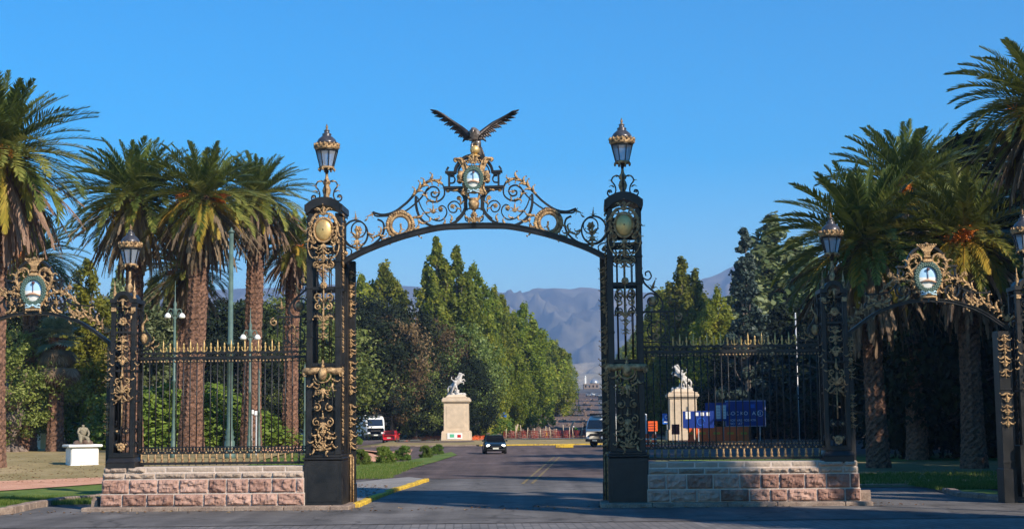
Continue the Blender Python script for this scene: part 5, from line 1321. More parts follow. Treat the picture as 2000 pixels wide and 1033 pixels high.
for k in range(9):
    a_=k*.7; gm_.ball((1.2*math.cos(a_),1.2*math.sin(a_),1.2+k*.75),.75+.2*(k%3),(1,1,1.3),7,5)
    gm_.tube([(1.5*math.cos(a_),1.5*math.sin(a_),.6),(3.0*math.cos(a_),3.0*math.sin(a_),-.3)],[.7,.3],6)
    gm_.tube(cr([(.2,0,6.5),(2.5*math.cos(a_),2.5*math.sin(a_),9.5),(5*math.cos(a_),5*math.sin(a_),13)],3),[.6,.5,.45,.4,.3,.2,.15],6)
[ch for ch in gt.children if ch.name.startswith('trunk')][0].data=gm_.mesh('trunk',M['pbark2'])
for (px,py,h,wd,lb,kd) in ((705,910,.95,1.0,'small round shrub half hidden by the tall left pillar','bush'),(751,906,1.05,1.0,'clipped shrub on the lawn tip, second from the tall left pillar','bush'),(788,899,.95,1.0,'clipped shrub on the lawn tip, third from the tall left pillar','bush'),(832,894,.85,.9,'small dark shrub on the lawn tip, fourth from the tall left pillar','bush'),(855,887,.75,1.2,'flat spreading shrub at the far tip of the lawn','bush'),(698,868,.9,1.0,'low clipped hedge piece beside the truck','bush'),
    (958,852,3.0,1.5,'large round grey green shrub right of the left monument','mound'),(818,854,2.3,1.4,'brownish round shrub left of the left monument','brownbush'),
    (362,-101,4.2,1.5,'bright green mound of shrub behind the left fence, left of the lamp pole','mound'),(300,-102,3.9,1.4,'dark green shrub behind the left end of the left fence','mound'),(425,-100,2.9,1.8,'green mound sloping down behind the middle of the left fence','mound'),
    (521,872,1.5,1.2,'small bright clipped hedge between two palm trunks','bush'),(1210,846,1.4,1.5,'low shrub behind the tall right pillar','bush')):
    c=hit(px,py) if py>0 else at(px,800,-py); tree(kd,lb,c.x,c.y,h,wd,px*.1,None,'shrub','shrub')
# trees standing outside the picture on the right: they throw the shade over the right half
OG='trees beyond the right edge of the photo'
for j,(x,y,h,wd,kd) in enumerate(SHADE if 'SHADE' in globals() else [(20,26.3,24.2,.30,'darkcol'),(20,27.4,24.9,.72,'high'),(20,23.4,21,.22,'darkcol'),(20.5,28.2,20.5,.20,'darkcol'),(20,32.9,17,.6,'high'),(27,34.2,15.5,.40,'darkcol'),(29,44,20,.7,'darkcol'),(33,52,23,.75,'darkcol'),(36,61,24,.8,'darkcol'),(40,70,25,.8,'darkcol'),(45,80,26,.9,'darkcol'),(51,91,27,.95,'darkcol'),(57,104,28,1,'darkcol'),(62,120,28,1,'darkcol'),(34,12,23,1,'darkcol'),(36,-4,24,1,'darkcol'),(46,24,25,1.1,'darkcol'),(33,-20,22,1,'darkcol'),(26,40.6,27,.8,'poplar'),(27,51,22,.7,'poplar')]):
    tree(kd,ORD[j]+' large evergreen beyond the right edge of the photo, counted from the viewer',x,y,h,wd,j*1.9,OG,'evergreen_tree')
# ============================================================ MONUMENTS, VEHICLES, STREET FURNITURE
M['mstone']=mat('warm_monument_stone',(.60,.47,.33),.8,var=.12,vs=1.2,bump=.2)
M['marble']=mat('weathered_white_marble',(.42,.38,.34),.6,var=.35,vs=6,c2=(.72,.68,.62))
M['white']=mat('white_paint',(.80,.79,.76),.5,var=.06)
M['plast']=mat('white_plaster',(.82,.80,.74),.8,var=.06,vs=5,bump=.1)
M['green']=mat('green_grey_pole_paint',(.075,.125,.105),.5,var=.25,vs=3)
M['blue']=mat('blue_sign_sheet',(.010,.035,.21),.35,var=.1); M['blue2']=mat('bright_blue_sheet',(.02,.13,.52),.4)
M['orange']=mat('orange_plastic',(.80,.12,.015),.45,var=.1); M['redbar']=mat('dark_red_plastic',(.22,.022,.012),.5,var=.2)
M['rubber']=mat('black_rubber',(.015,.015,.016),.8); M['glassd']=mat('dark_car_glass',(.012,.014,.018),.06,spec=.9)
M['chrome']=mat('grey_metal',(.35,.35,.36),.3,.9); M['lampw']=mat('lamp_lens',(.8,.8,.78),.15,emit=(1,.97,.9,1.6)); M['lampo']=mat('unlit_lens',(.7,.7,.68),.1); M['tail']=mat('red_lens',(.5,.01,.01),.2)
M['steel']=mat('pale_flagpole_metal',(.62,.62,.62),.35,.3); M['wood']=mat('raw_timber',(.52,.40,.27),.8,var=.25,vs=4)
M['rubble']=gmat('broken_stone_and_earth',(.09,.055,.042),(.24,.17,.13),.5,fine=3,bs=4,bump=1)
M['plate']=mat('number_plate',(.6,.6,.5),.5); M['pink']=mat('pink_blossom',(.62,.22,.28),.7)
M['brickwall']=mat('ochre_wall',(.62,.48,.24),.8,var=.1); M['lime']=mat('lime_hi_vis_vest',(.50,.72,.03),.7); M['skinm']=mat('skin',(.34,.19,.12),.6); M['navy']=mat('dark_blue_trousers',(.03,.04,.10),.8)
def monument(px,py,side,label,plaque):
    c=hit(px,py); t=thing('monument',label,'monument',(c.x,c.y,c.z+.10),R(-2),'white horse monuments on tall stone pedestals')
    b=MB(); b.box((0,0,.55),(3.7,3.7,1.1),bev=.04,top=.97); b.box((0,0,1.16),(3.4,3.4,.12),bev=.03); b.build('base',M['mstone'],t)
    s=MB(); s.box((0,0,2.95),(3.05,3.05,3.46),bev=.03,top=.985)
    s.box((0,-1.53,2.95),(2.3,.03,2.7),bev=.01); s.build('shaft',M['mstone'],t)
    k=MB(); k.box((0,0,4.74),(3.25,3.25,.14),bev=.04); k.box((0,0,5.0),(3.55,3.55,.40),bev=.08); k.box((0,0,5.28),(3.3,3.3,.18),bev=.05); k.box((0,0,5.55),(2.6,2.4,.4),bev=.08,top=.8); k.build('cap',M['mstone'],t)
    if plaque:
        p=MB(); p.box((-.1,-1.87,.56),(1.9,.05,.75),bev=.01); pl=p.build('poster_board',M['white'],t)
        q=MB(); q.box((-.45,-1.905,.6),(.55,.02,.4)); q.build('green_print',M['gprint'],pl); q=MB(); q.box((.45,-1.905,.55),(.45,.02,.35)); q.build('red_print',M['tail'],pl)
    Z=5.72
    r=MB(); rr=random.Random(3)
    for i in range(9): r.ball((rr.uniform(-1.0,1.0)*.9,rr.uniform(-.5,.5),Z+.02),.32,(1.2,1,.8),7,5)
    r.tube([(-.1,0,Z),(.1,0,Z+.7)],[.45,.3],7); r.build('rock',M['marble'],t)
    d=side
    nodes={'hip':(-.45*d,0,Z+1.15,.36),'rump':(-.72*d,0,Z+.95,.30),'mid':(-.1*d,0,Z+1.45,.36),'chest':(.28*d,0,Z+1.85,.34),'n1':(.50*d,0,Z+2.2,.21),'n2':(.62*d,.02,Z+2.52,.15),'head':(.80*d,.02,Z+2.62,.12),'muz':(1.08*d,.03,Z+2.42,.07),
     'ear':(.66*d,.05,Z+2.78,.03),
     'k1':(-.42*d,.22,Z+.62,.17),'h1':(-.70*d,.24,Z+.35,.09),'f1':(-.52*d,.24,Z+.08,.09),'k2':(-.50*d,-.22,Z+.60,.17),'h2':(-.82*d,-.24,Z+.34,.09),'f2':(-.66*d,-.24,Z+.05,.09),
     'a1':(.62*d,.2,Z+1.85,.13),'b1':(.98*d,.22,Z+1.98,.08),'c1':(1.10*d,.22,Z+1.68,.06),'a2':(.60*d,-.2,Z+1.62,.13),'b2':(.95*d,-.22,Z+1.60,.08),'c2':(.92*d,-.22,Z+1.28,.06),
     't1':(-.95*d,0,Z+1.05,.12),'t2':(-1.10*d,0,Z+.65,.13),'t3':(-.98*d,.02,Z+.2,.07)}
    ed=[('hip','rump'),('hip','mid'),('mid','chest'),('chest','n1'),('n1','n2'),('n2','head'),('head','muz'),('n2','ear'),('hip','k1'),('k1','h1'),('h1','f1'),('hip','k2'),('k2','h2'),('h2','f2'),('chest','a1'),('a1','b1'),('b1','c1'),('chest','a2'),('a2','b2'),('b2','c2'),('rump','t1'),('t1','t2'),('t2','t3')]
    me=skin(nodes,ed,'hip',1); me.materials.append(M['marble']); link('horse',me,t)
    mn=MB()
    for i in range(9):
        f=i/8; mn.tube([(d*(.28+.35*f),0,Z+2.15+.55*f),(d*(.10+.30*f),.04*(-1)**i,Z+2.15+.62*f),(d*(-.02+.30*f),.06*(-1)**i,Z+2.0+.6*f)],[.09,.08,.03],5)
    mn.build('mane',M['marble'],t)
    o=-.10*d
    nodes={'p':(o-.02*d,-.52,Z+1.25,.17),'s':(o+.02*d,-.50,Z+1.62,.20),'n':(o+.05*d,-.50,Z+1.90,.075),'h':(o+.06*d,-.53,Z+2.08,.13),'hd':(o+.06*d,-.53,Z+2.18,.12),
     'sl':(o-.22*d,-.52,Z+1.78,.09),'el':(o-.50*d,-.60,Z+2.0,.065),'hl':(o-.42*d,-.55,Z+2.32,.05),'sr':(o+.27*d,-.50,Z+1.78,.09),'er':(o+.50*d,-.48,Z+1.98,.065),'hr':(o+.72*d,-.32,Z+2.25,.05),
     'kl':(o-.28*d,-.60,Z+.75,.12),'fl':(o-.45*d,-.58,Z+.28,.07),'tl':(o-.34*d,-.70,Z+.22,.06),'kr':(o+.22*d,-.62,Z+.80,.12),'fr':(o+.20*d,-.60,Z+.30,.07),'tr':(o+.32*d,-.70,Z+.24,.06)}
    ed=[('p','s'),('s','n'),('n','h'),('h','hd'),('s','sl'),('sl','el'),('el','hl'),('s','sr'),('sr','er'),('er','hr'),('p','kl'),('kl','fl'),('fl','tl'),('p','kr'),('kr','fr'),('fr','tr')]
    me=skin(nodes,ed,'p',1); me.materials.append(M['marble']); link('groom_figure',me,t)
    return t
M['gprint']=mat('green_print',(.1,.45,.25),.6)
monument(892,861,1,'rearing white horse monument framed by the central arch, with a poster board at its foot',True)
monument(1334,861,-1,'rearing white horse monument seen through the bars of the right fence',False)
# low white plinth with a dark seated figure on the left lawn
c=hit(160,909); t=thing('small_monument','low white eight cornered plinth carrying a weathered stone figure on the left lawn','monument',c,R(28))
b=MB(); b.box((0,0,.55),(1.62,1.62,1.14),bev=.10); b.box((0,0,.04),(1.7,1.7,.1),bev=.04)
for a in range(4):
    q=Matrix.Rotation(a*PI/2,4,'Z'); b.box((0,0,0),(.62,.05,.62),bev=.01,mtx=q@Matrix.Translation((0,-.82,.55)))
b.build('plinth',M['plast'],t)
b=MB(); b.box((0,0,1.19),(1.98,1.98,.15),bev=.03); b.build('top_slab',M['plast'],t)
z=1.27; r=MB()
for i in range(9): r.ball((.34*math.cos(i*.9),.34*math.sin(i*1.3)*.9,z+.05+.04*(i%3)),.24,(1.3,1.1,.7),7,5)
r.build('rock',M['fig'] if 'fig' in M else M['rubble'],t)
nodes={'p':(0,.05,z+.35,.20),'s':(.02,-.02,z+.78,.20),'n':(.02,-.05,z+1.02,.08),'h':(.0,-.10,z+1.18,.13),'sl':(-.22,-.02,z+.92,.09),'el':(-.32,-.2,z+.68,.07),'hl':(-.16,-.38,z+.55,.06),'sr':(.25,-.02,z+.92,.09),'er':(.36,-.14,z+.66,.07),'hr':(.25,-.35,z+.48,.06),
 'kl':(-.20,-.40,z+.48,.13),'fl':(-.20,-.46,z+.05,.10),'kr':(.22,-.36,z+.42,.13),'fr':(.28,-.42,z+.05,.10)}
me=skin(nodes,[('p','s'),('s','n'),('n','h'),('s','sl'),('sl','el'),('el','hl'),('s','sr'),('sr','er'),('er','hr'),('p','kl'),('kl','fl'),('p','kr'),('kr','fr')],'p',1)
M['fig']=mat('lichened_stone',(.22,.19,.13),.85,var=.4,vs=8); me.materials.append(M['fig']); link('seated_figure',me,t); t.scale=(.80,.80,.80)
# ---------------------------------------------------------------- vehicles
def loft(mb,secs,close=True):
    k=len(secs[0]); vs=[p for s in secs for p in s]; fs=[]
    for i in range(len(secs)-1):
        for j in range(k): l=(j+1)%k; fs.append((i*k+j,i*k+l,(i+1)*k+l,(i+1)*k+j))
    fs.append(tuple(range(k))); fs.append(tuple((len(secs)-1)*k+j for j in range(k-1,-1,-1))); mb.add(vs,fs)
def wheel(t,x,y,r,w=.22):
    m=MB(); m.lathe([(r*.6,-w/2),(r*.97,-w/2),(r,-w/2+.04),(r,w/2-.04),(r*.97,w/2),(r*.6,w/2)],n=18); m.v=[(x+p[2],y+p[0],r+p[1]) for p in m.v]; m.f=[f[::-1] for f in m.f]; o=m.build('wheel',M['rubber'],t)
    h=MB(); h.lathe([(.03,w/2+.01),(r*.3,w/2+.015),(r*.62,w/2-.02)],n=12,caps=True); s=1 if x>0 else -1; h.v=[(x+s*p[2],y+p[0],r+p[1]) for p in h.v]; h.build('rim',M['chrome'],o)
def hatch(name,label,loc,rz,paint,lit=False,rear=False,group=None):
    """small hatchback, nose toward -y"""
    t=thing(name,label,'car',loc,rz,group)
    st=[(-1.92,.60,.34,.62),(-1.85,.74,.24,.70),(-1.5,.82,.20,.80),(-.85,.84,.20,.93),(.2,.84,.20,.95),(1.3,.83,.22,.95),(1.75,.78,.26,.92),(1.88,.70,.34,.84)]
    b=MB(); secs=[[(-w*.9,y,zb),(w*.9,y,zb),(w,y,zb+.14),(w,y,zt-.16),(w*.94,y,zt-.03),(w*.6,y,zt+.02),(-w*.6,y,zt+.02),(-w*.94,y,zt-.03),(-w,y,zt-.16),(-w,y,zb+.14)] for y,w,zb,zt in st]; loft(b,secs); b.build('body',paint,t)
    g=MB(); gs=[(-.92,.74,.92,.93),(-.25,.72,.92,1.36),(.45,.71,.92,1.42),(1.15,.70,.92,1.36),(1.72,.68,.90,.95)]
    secs=[[(-w,y,zb),(w,y,zb),(w*.84+.0,y,zt-.02),(w*.70,y,zt),(-w*.70,y,zt),(-w*.84,y,zt-.02)] for y,w,zb,zt in gs]; loft(g,secs); g.build('windows',M['glassd'],t)
    r=MB(); secs=[[(-w*.86,y,zt-.05),(w*.86,y,zt-.05),(w*.82,y,zt+.015),(w*.6,y,zt+.035),(-w*.6,y,zt+.035),(-w*.82,y,zt+.015)] for y,w,zb,zt in gs[1:4]]; loft(r,secs)
    for s in (-1,1):
        for (ya,za,yb,zb_,k) in ((-.92,.92,-.25,1.37,.03),(.42,.93,.42,1.42,.035),(1.72,.92,1.15,1.37,.04)):
            r.tube([(s*.755,ya,za),(s*.62,yb,zb_)],k,4)
    r.build('roof',paint,t)
    for s in (-1,1):
        h=MB(); h.ball((s*.56,-1.86,.62),.14,(1.25,.5,.75),9,6); h.build('headlight',M['lampw'] if lit else M['lampo'],t)
        q=MB(); q.box((s*.68,1.83,.80),(.14,.12,.26),bev=.02); q.build('tail_light',M['tail'],t)
        m=MB(); m.ball((s*.90,-.62,.98),.10,(1,.5,.7),7,5); m.build('door_mirror',paint,t)
        for y in (-1.22,1.22): wheel(t,s*.75,y,.30)
    g=MB(); g.box((0,-1.93,.52),(.8,.05,.12),bev=.01); g.box((0,-1.90,.34),(1.3,.08,.10),bev=.02); g.build('grille',M['rubber'],t)
    p=MB(); p.box((0,-1.965,.42),(.44,.015,.12)); p.build('number_plate',M['plate'],t); p=MB(); p.box((0,1.92,.55),(.44,.015,.12)); p.build('number_plate',M['plate'],t)
    return t
M['pblack']=mat('black_green_car_paint',(.012,.018,.016),.2,.3,coat=.6); M['pred']=mat('red_car_paint',(.55,.012,.02),.25,coat=.6); M['pwhite']=mat('white_truck_paint',(.72,.72,.70),.4,var=.06); M['psilv']=mat('silver_car_paint',(.40,.41,.43),.3,.5); M['pmar']=mat('maroon_car_paint',(.16,.02,.03),.3,coat=.4)
c=hit(965,887); hatch('hatchback_car','dark hatchback with bright headlights driving toward the gate on the main road',(c.x,c.y+1.9,.03),R(4),M['pblack'],True)
c=at(764,858,183); hatch('hatchback_car','bright red hatchback seen from behind, right beside the white truck',(c.x,c.y,.03),R(176),M['pred'])
for px,py,lb,pt,rz in ((545,874,'dark parked car between two palm trunks behind the left fence',M['pblack'],80),(543,868,'silver parked car behind the dark one between the palm trunks',M['psilv'],84),(462,872,'dark parked car behind the green lamp poles in the left fence',M['pblack'],95),(52,866,'maroon parked car at the left edge behind the gnarled tree',M['pmar'],88),(150,864,'dark car parked behind the low white plinth',M['pblack'],92)):
    c=hit(px,py); hatch('parked_car',lb,(c.x,c.y+6,zf(c.x,c.y+6)+.03),R(rz),pt,group='cars parked behind the left palms')
def truck(label,loc,rz,box=True):
    t=thing('white_truck',label,'truck',loc,rz)
    c=MB(); st=[(-3.1,1.02,.62,1.45),(-3.05,1.10,.55,1.75),(-2.75,1.14,.5,2.45),(-2.35,1.14,.5,2.82),(-1.3,1.14,.5,2.86)]
    loft(c,[[(-w,y,zb),(w,y,zb),(w,y,zt-.12),(w*.9,y,zt),(-w*.9,y,zt),(-w,y,zt-.12)] for y,w,zb,zt in st]); c.build('cab',M['pwhite'],t)
    b=MB(); b.box((0,1.25,1.75),(2.30,4.9,2.5),bev=.10); b.build('box_body',M['pwhite'],t)
    g=MB(); g.box((0,0,0),(1.84,.05,.82),bev=.05,mtx=Matrix.Translation((0,-2.96,2.08))@Matrix.Rotation(R(-22),4,'X')); g.build('windscreen',M['glassd'],t)
    for s in (-1,1):
        w_=MB(); w_.box((s*1.15,-2.1,1.95),(.03,.9,.65),bev=.02); w_.build('side_window',M['glassd'],t)
        w_=MB(); w_.box((s*1.16,.9,2.2),(.03,.7,.45),bev=.02); w_.build('side_window',M['glassd'],t)
        h=MB(); h.box((s*.82,-3.1,.86),(.34,.08,.22),bev=.03); h.build('headlight',M['lampo'],t)
        m=MB(); m.tube([(s*1.1,-2.7,2.1),(s*1.32,-2.85,2.1)],.02,5); m.box((s*1.34,-2.87,1.95),(.16,.06,.42),bev=.02); m.build('door_mirror',M['rubber'],t)
        for y in (-2.1,2.3): wheel(t,s*.92,y,.46,.28)
    r=MB(); r.box((0,-2.45,2.96),(1.7,.7,.16),bev=.03); 
    for i in range(5): r.box((-.6+.3*i,-2.8,3.03),(.1,.1,.08),bev=.01)
    r.build('roof_rack',M['rubber'],t)
    p=MB(); p.box((0,-3.12,.62),(2.15,.16,.24),bev=.03); p.box((0,-3.14,1.12),(1.2,.04,.2),bev=.02); p.build('bumper',M['rubber'],t); p=MB(); p.box((0,-3.22,.62),(.5,.02,.14)); p.build('number_plate',M['plate'],t)
    u=MB(); u.box((0,.6,.55),(1.7,6.2,.3)); u.build('chassis',M['rubber'],t)
    return t
c=hit(718,860); tr=truck('boxy white camper truck facing the gate beside the tall left pillar',(c.x,c.y+2,.03),R(20)); tr.scale=(1.15,1.15,1.15)
c=hit(1182,874); truck('white truck half hidden behind the tall right pillar',(c.x+1.2,c.y+4,.03),R(-40))
for i,(px,Y,pt) in enumerate(((1146,600,M['psilv']),(1156,604,M['pwhite']),(1165,590,M['psilv']),(1172,520,M['pblack']))):
    x=(px-1000)/F*Y; hatch('distant_car',['silver car far up the avenue, leftmost of the distant group','pale car far up the avenue in the middle of the distant group','silver car far up the avenue, right in the distant group','dark car on the far avenue nearest the excavation'][i],(x,Y,zf(x,Y)+.08),R(5+i*4),pt,group='distant cars on the avenue')
# ---------------------------------------------------------------- lamp posts and poles
def pole_lathe(h,r,base=True):
    m=MB(); pr=[(r*2.1,0),(r*2.1,.25),(r*1.7,.32),(r*1.8,.9),(r*1.35,1.0),(r*1.75,1.12),(r*1.2,1.25),(r*1.45,1.4),(r,1.6)] if base else [(r*1.6,0),(r*1.6,.1),(r,.2)]
    m.lathe(pr+[(r*.95,h*.5),(r*1.2,h*.5+.02),(r*1.2,h*.5+.12),(r*.9,h*.5+.15),(r*.75,h)],n=12); return m
def park_lamp(label,px,topy,basey,Y=None,r=.075):
    c=hit(px,basey); h=at(px,topy,c.y).z-c.z; t=thing('park_lamp',label,'lamp post',c,.3,'green park lamps with paired white lights')
    pole_lathe(h*.86,r).build('pole',M['green'],t)
    m=MB(); z=h*.80; m.lathe([(r,0),(r*1.8,.05),(r*1.4,.2),(r*2,.3),(r*.8,.45),(r*1.3,.6),(r*.4,.8),(.01,h*.2)],(0,0,z),10)
    for s in (-1,1): m.tube(cr([(0,0,z+.1),(s*.12,0,z+.32),(s*.28,0,z+.34),(s*.36,0,z+.12)],4),.03,6); m.tube(cr([(0,0,z-.2),(s*.12,0,z-.05),(s*.22,0,z+.2)],4),.025,5)
    m.build('crosshead',M['green'],t)
    for s in (-1,1):
        d=MB(); d.lathe([(.04,.15),(.09,.12),(.16,.02),(.17,-.05),(.14,-.11),(.04,-.13)],(s*.36,0,z),12); d.build('lamp_head',M['white'],t)
    return t
park_lamp('green park lamp with white heads against the trunk of the orange fruited palm',338,548,896)
park_lamp('green park lamp with white heads in front of the second rough palm trunk',487,600,896)
for px,ty,by,r,lb in ((448,-200,897,.15,'thick pale green pole rising between the palms behind the left fence'),(505,730,885,.06,'thin green post with flared foot right of the second palm trunk'),(595,720,890,.06,'thin green post with flared foot beside the tall left pillar'),(1597,655,852,.16,'tall green pole behind the right end of the right fence')):
    c=hit(px,by); h=(at(px,ty,c.y).z-c.z) if ty>0 else at(px,455,c.y).z-c.z; t=thing('green_pole',lb,'pole',c); pole_lathe(h,r).build('shaft',M['green'],t); m=MB(); m.lathe([(r,0),(r*1.3,.05),(r*.5,.15),(.01,.3)],(0,0,h),8); m.build('cap',M['green'],t)
def arm_lamp(px,topy,basey,lb,span=1.3):
    c=hit(px,basey); h=at(px,topy,c.y).z-c.z; t=thing('street_lamp',lb,'street lamp',c)
    m=MB(); m.lathe([(.14,0),(.14,.8),(.09,.9),(.06,h)],n=10); 
    for s in (-1,1): m.tube([(0,0,h-.3),(s*.5,0,h-.05),(s*span,0,h)],.035,6)
    m.build('pole',M['green'],t)
    for s in (-1,1): q=MB(); q.ball((s*(span+.25),0,h),.36,(1.25,.5,.28),10,6); q.build('lamp_head',M['white'],t)
arm_lamp(734,728,852,'slim street lamp with two white heads behind the white truck')
arm_lamp(1130,752,800,'distant street lamp reaching over the avenue trees',2.2)
for px,ty,by,lb in ((1456,678,850,'white flagpole over the middle of the dark blue sign'),(1561,612,862,'tallest white flagpole behind the right fence'),(1581,690,856,'white flagpole right of the tallest one'),(1519,760,846,'thin white pole between the blue sign and the small white sign'),(1691,735,850,'white pole in the shade under the right arch, nearest the outer pillar'),(1773,778,842,'short white post in the shade in the middle of the right arch')):
    c=hit(px,by); h=at(px,ty,c.y).z-c.z; t=thing('flagpole',lb,'flagpole',c,0,'white poles in the shaded park'); m=MB(); m.lathe([(.12,0),(.12,.3),(.09,.4),(.07,h)],n=8); m.build('shaft',M['steel'],t); m=MB(); m.ball((0,0,h),.09,n=8,m=6); m.build('knob',M['steel'],t)
# ---------------------------------------------------------------- signs
def text(s,size,m,par,loc,name='lettering'):
    cu=bpy.data.curves.new('t','FONT'); cu.body=s; cu.size=size; cu.extrude=.004; cu.align_x='CENTER'; cu.align_y='CENTER'; o=bpy.data.objects.new('t',cu); col.objects.link(o); dg=bpy.context.evaluated_depsgraph_get(); me=bpy.data.meshes.new_from_object(o.evaluated_get(dg)); bpy.data.objects.remove(o); bpy.data.curves.remove(cu)
    me.materials.clear(); me.materials.append(m); k=link(name,me,par); k.location=loc; k.rotation_euler=(PI/2,0,0); return k
def board(name,label,x0,y0,x1,y1,basey,m,cat='sign',posts=2,depth=.06,border=True):
    """sign board given by its photo rectangle and the ground contact of its posts"""
    g=hit((x0+x1)/2,basey); a=at(x0,y1,g.y); b=at(x1,y0,g.y); w_=b.x-a.x; h=b.z-a.z; t=thing(name,label,cat,((a.x+b.x)/2,g.y,g.z),0); zc=(a.z+b.z)/2-g.z
    q=MB(); q.box((0,0,zc),(w_,depth,h),bev=.02); bd=q.build('panel',m,t)
    if border:
        e=MB()
        for s in (-1,1): e.box((0,-depth/2-.006,zc+s*(h/2-.05)),(w_-.08,.012,.03)); e.box((s*(w_/2-.05),-depth/2-.0065,zc),(.03,.012,h-.11))
        e.build('border_line',M['white'],bd)
    for i in range(posts):
        x=0 if posts==1 else (-w_*.35+w_*.7*i/(posts-1)); p=MB(); p.box((x,depth/2+.04,(zc+h*.3)/2),(.07,.07,zc+h*.3),bev=.01); p.build('post',M['steel'],t)
    return t,bd,w_,h,zc
t,bd,W,H,zc=board('direction_sign','large dark blue sign with a line of letters and a round mark',1417,781,1495,833,866,M['blue'])
text('BL-OC KO I AX',H*.20,M['dimw'] if 'dimw' in M else M['white'],bd,(-W*.10,-.04,zc)); text('HOY VAS MOS ATR',H*.12,M['white'],bd,(-W*.08,-.04,zc-H*.26)); text('NO T ATT',H*.12,M['white'],bd,(-W*.22,-.04,zc-H*.39))
r=MB(); r.tube([(W*.36+H*.11*math.cos(a*PI/8),-.045,zc+H*.11*math.sin(a*PI/8)) for a in range(17)],.02,4); r.box((W*.36,-.045,zc),(.05,.01,H*.12)); r.build('round_mark',M['white'],bd)
q=MB(); q.box((W*.18,-.04,zc+H*.28),(W*.10,.012,H*.14)); q.build('pale_blue_patch',M['blue2'],bd)
t,bd,W,H,zc=board('information_sign','mid blue information sign with a white i square and pictograms behind the right fence',1334,802,1394,836,876,M['blue'],posts=1,border=False)
q=MB(); q.box((-W*.33,-.04,zc+H*.26),(W*.16,.012,H*.42)); sq=q.build('white_square',M['white'],bd); text('i',H*.5,M['blue'],sq,(-W*.33,-.052,zc+H*.26))
for k in range(3):
    q=MB(); q.box((W*(-.05+.18*k),-.04,zc+H*.32),(W*.11,.012,H*.20),bev=.004); q.build('pictogram',M['white'],bd)
r=MB(); r.tube([(W*.08+H*.22*math.cos(a*PI/8),-.045,zc-H*.12+H*.22*math.sin(a*PI/8)) for a in range(15)],.03,4); r.build('roundabout_mark',M['blue2'],bd)
t,bd,W,H,zc=board('notice_board','blue notice board with two white lists behind the mid blue information sign',1378,786,1418,822,868,M['blue'],border=False)
for k in range(2):
    q=MB(); q.box((W*(.12+.26*k),-.04,zc-.02),(W*.20,.012,H*.74)); l=q.build('white_list',M['white'],bd)
    for j in range(8): e=MB(); e.box((W*(.12+.26*k),-.049,zc+H*(.28-.085*j)),(W*.15,.006,H*.02)); e.build('printed_line',M['navy'],l)
t,bd,W,H,zc=board('blue_sign','small bright blue sign with white marks left of the right monument',1294,807,1312,828,858,M['blue2'],posts=1,border=False)
text('CI',H*.5,M['white'],bd,(0,-.04,zc+H*.15)); e=MB(); e.box((0,-.04,zc-H*.3),(W*.7,.01,H*.1)); e.build('white_bar',M['white'],bd)
t,bd,W,H,zc=board('orange_work_sign','orange roadworks sign with two orange drums below it',1258,822,1284,842,870,M['orange'],border=False)
for j in range(3): e=MB(); e.box((0,-.04,zc+H*(.25-.25*j)),(W*.75,.01,H*.09)); e.build('printed_line',M['redbar'],bd)
for dx,lb in ((1264,'orange drum under the orange roadworks sign, left one'),(1278,'orange drum under the orange roadworks sign, right one')):
    c=hit(dx,871); t=thing('traffic_drum',lb,'traffic drum',c,0,'orange drums under the roadworks sign'); m=MB(); m.lathe([(.34,0),(.34,.08),(.27,.1),(.26,.42),(.28,.45),(.24,.48),(.23,.85),(.25,.88),(.20,.92),(.19,1.1),(.08,1.16)],n=14); m.build('body',M['orange'],t); m=MB(); m.lathe([(.268,.2),(.268,.34)],n=14,caps=False); m.lathe([(.238,.6),(.236,.74)],n=14,caps=False); m.build('reflective_band',M['white'],t)
t,bd,W,H,zc=board('warning_board','dark red board on short legs in front of the right monument',1312,828,1327,848,868,M['redbar'],posts=2,border=False)
# orange water-filled barriers
for j,(xa,xb) in enumerate(((1343,1356),(1358,1384),(1386,1412),(1414,1438),(1440,1463))):
    g=hit((xa+xb)/2,869); a=at(xa,850,g.y); b=at(xb,838,g.y); w_=b.x-a.x; h=b.z-g.z+.25; t=thing('plastic_barrier',['short orange barrier piece','orange barrier block second from the left','orange barrier block in the middle of the row','orange barrier block second from the right','orange barrier block at the right end'][j]+' below the blue signs','barrier',((a.x+b.x)/2,g.y,g.z),0,'orange plastic barriers below the blue signs')
    q=MB(); q.prism([(-w_/2+.02,0),(w_/2-.02,0),(w_/2-.02,h*.3),(w_/2-.06,h*.36),(w_/2-.06,h),(-w_/2+.06,h),(-w_/2+.06,h*.36),(-w_/2+.02,h*.3)],-.24,.24); q.box((0,-.25,h*.65),(w_*.6,.04,h*.2),bev=.01); q.box((0,-.26,h*.2),(w_*.7,.05,h*.12),bev=.01); q.build('body',M['orange'],t)
    q=MB(); q.box((0,-.276,h*.65),(w_*.5,.01,h*.12)); q.build('pale_stripe',M['kerby'],t)
t,bd,W,H,zc=board('small_white_sign','small white sign on a thin post in the shade right of the blue signs',1533,803,1547,816,856,M['white'],posts=1,border=False); q=MB(); q.box((.0,-.04,zc-H*.1),(W*.5,.012,H*.5)); q.build('blue_print',M['blue2'],bd)
t,bd,W,H,zc=board('white_sign','white rectangular sign between two palms behind the left fence, right one',497,802,504,811,890,M['white'],posts=1,border=False)
t,bd,W,H,zc=board('white_sign','white rectangular sign beside the green park lamp behind the left fence',487,800,496,809,888,M['white'],posts=1,border=False)
t,bd,W,H,zc=board('blue_sign','small pale blue sign in front of the trees right of the left monument',969,805,989,816,852,M['blue2'],posts=1,border=False)
t,bd,W,H,zc=board('blue_banner','dark blue banner with white marks behind the round white sign at far left',76,802,99,820,872,M['blue'],posts=1,border=False)
c=hit(85,868); t=thing('round_sign','round white sign on a white post between two trunks at far left','sign',c); h=at(85,828,c.y).z-c.z
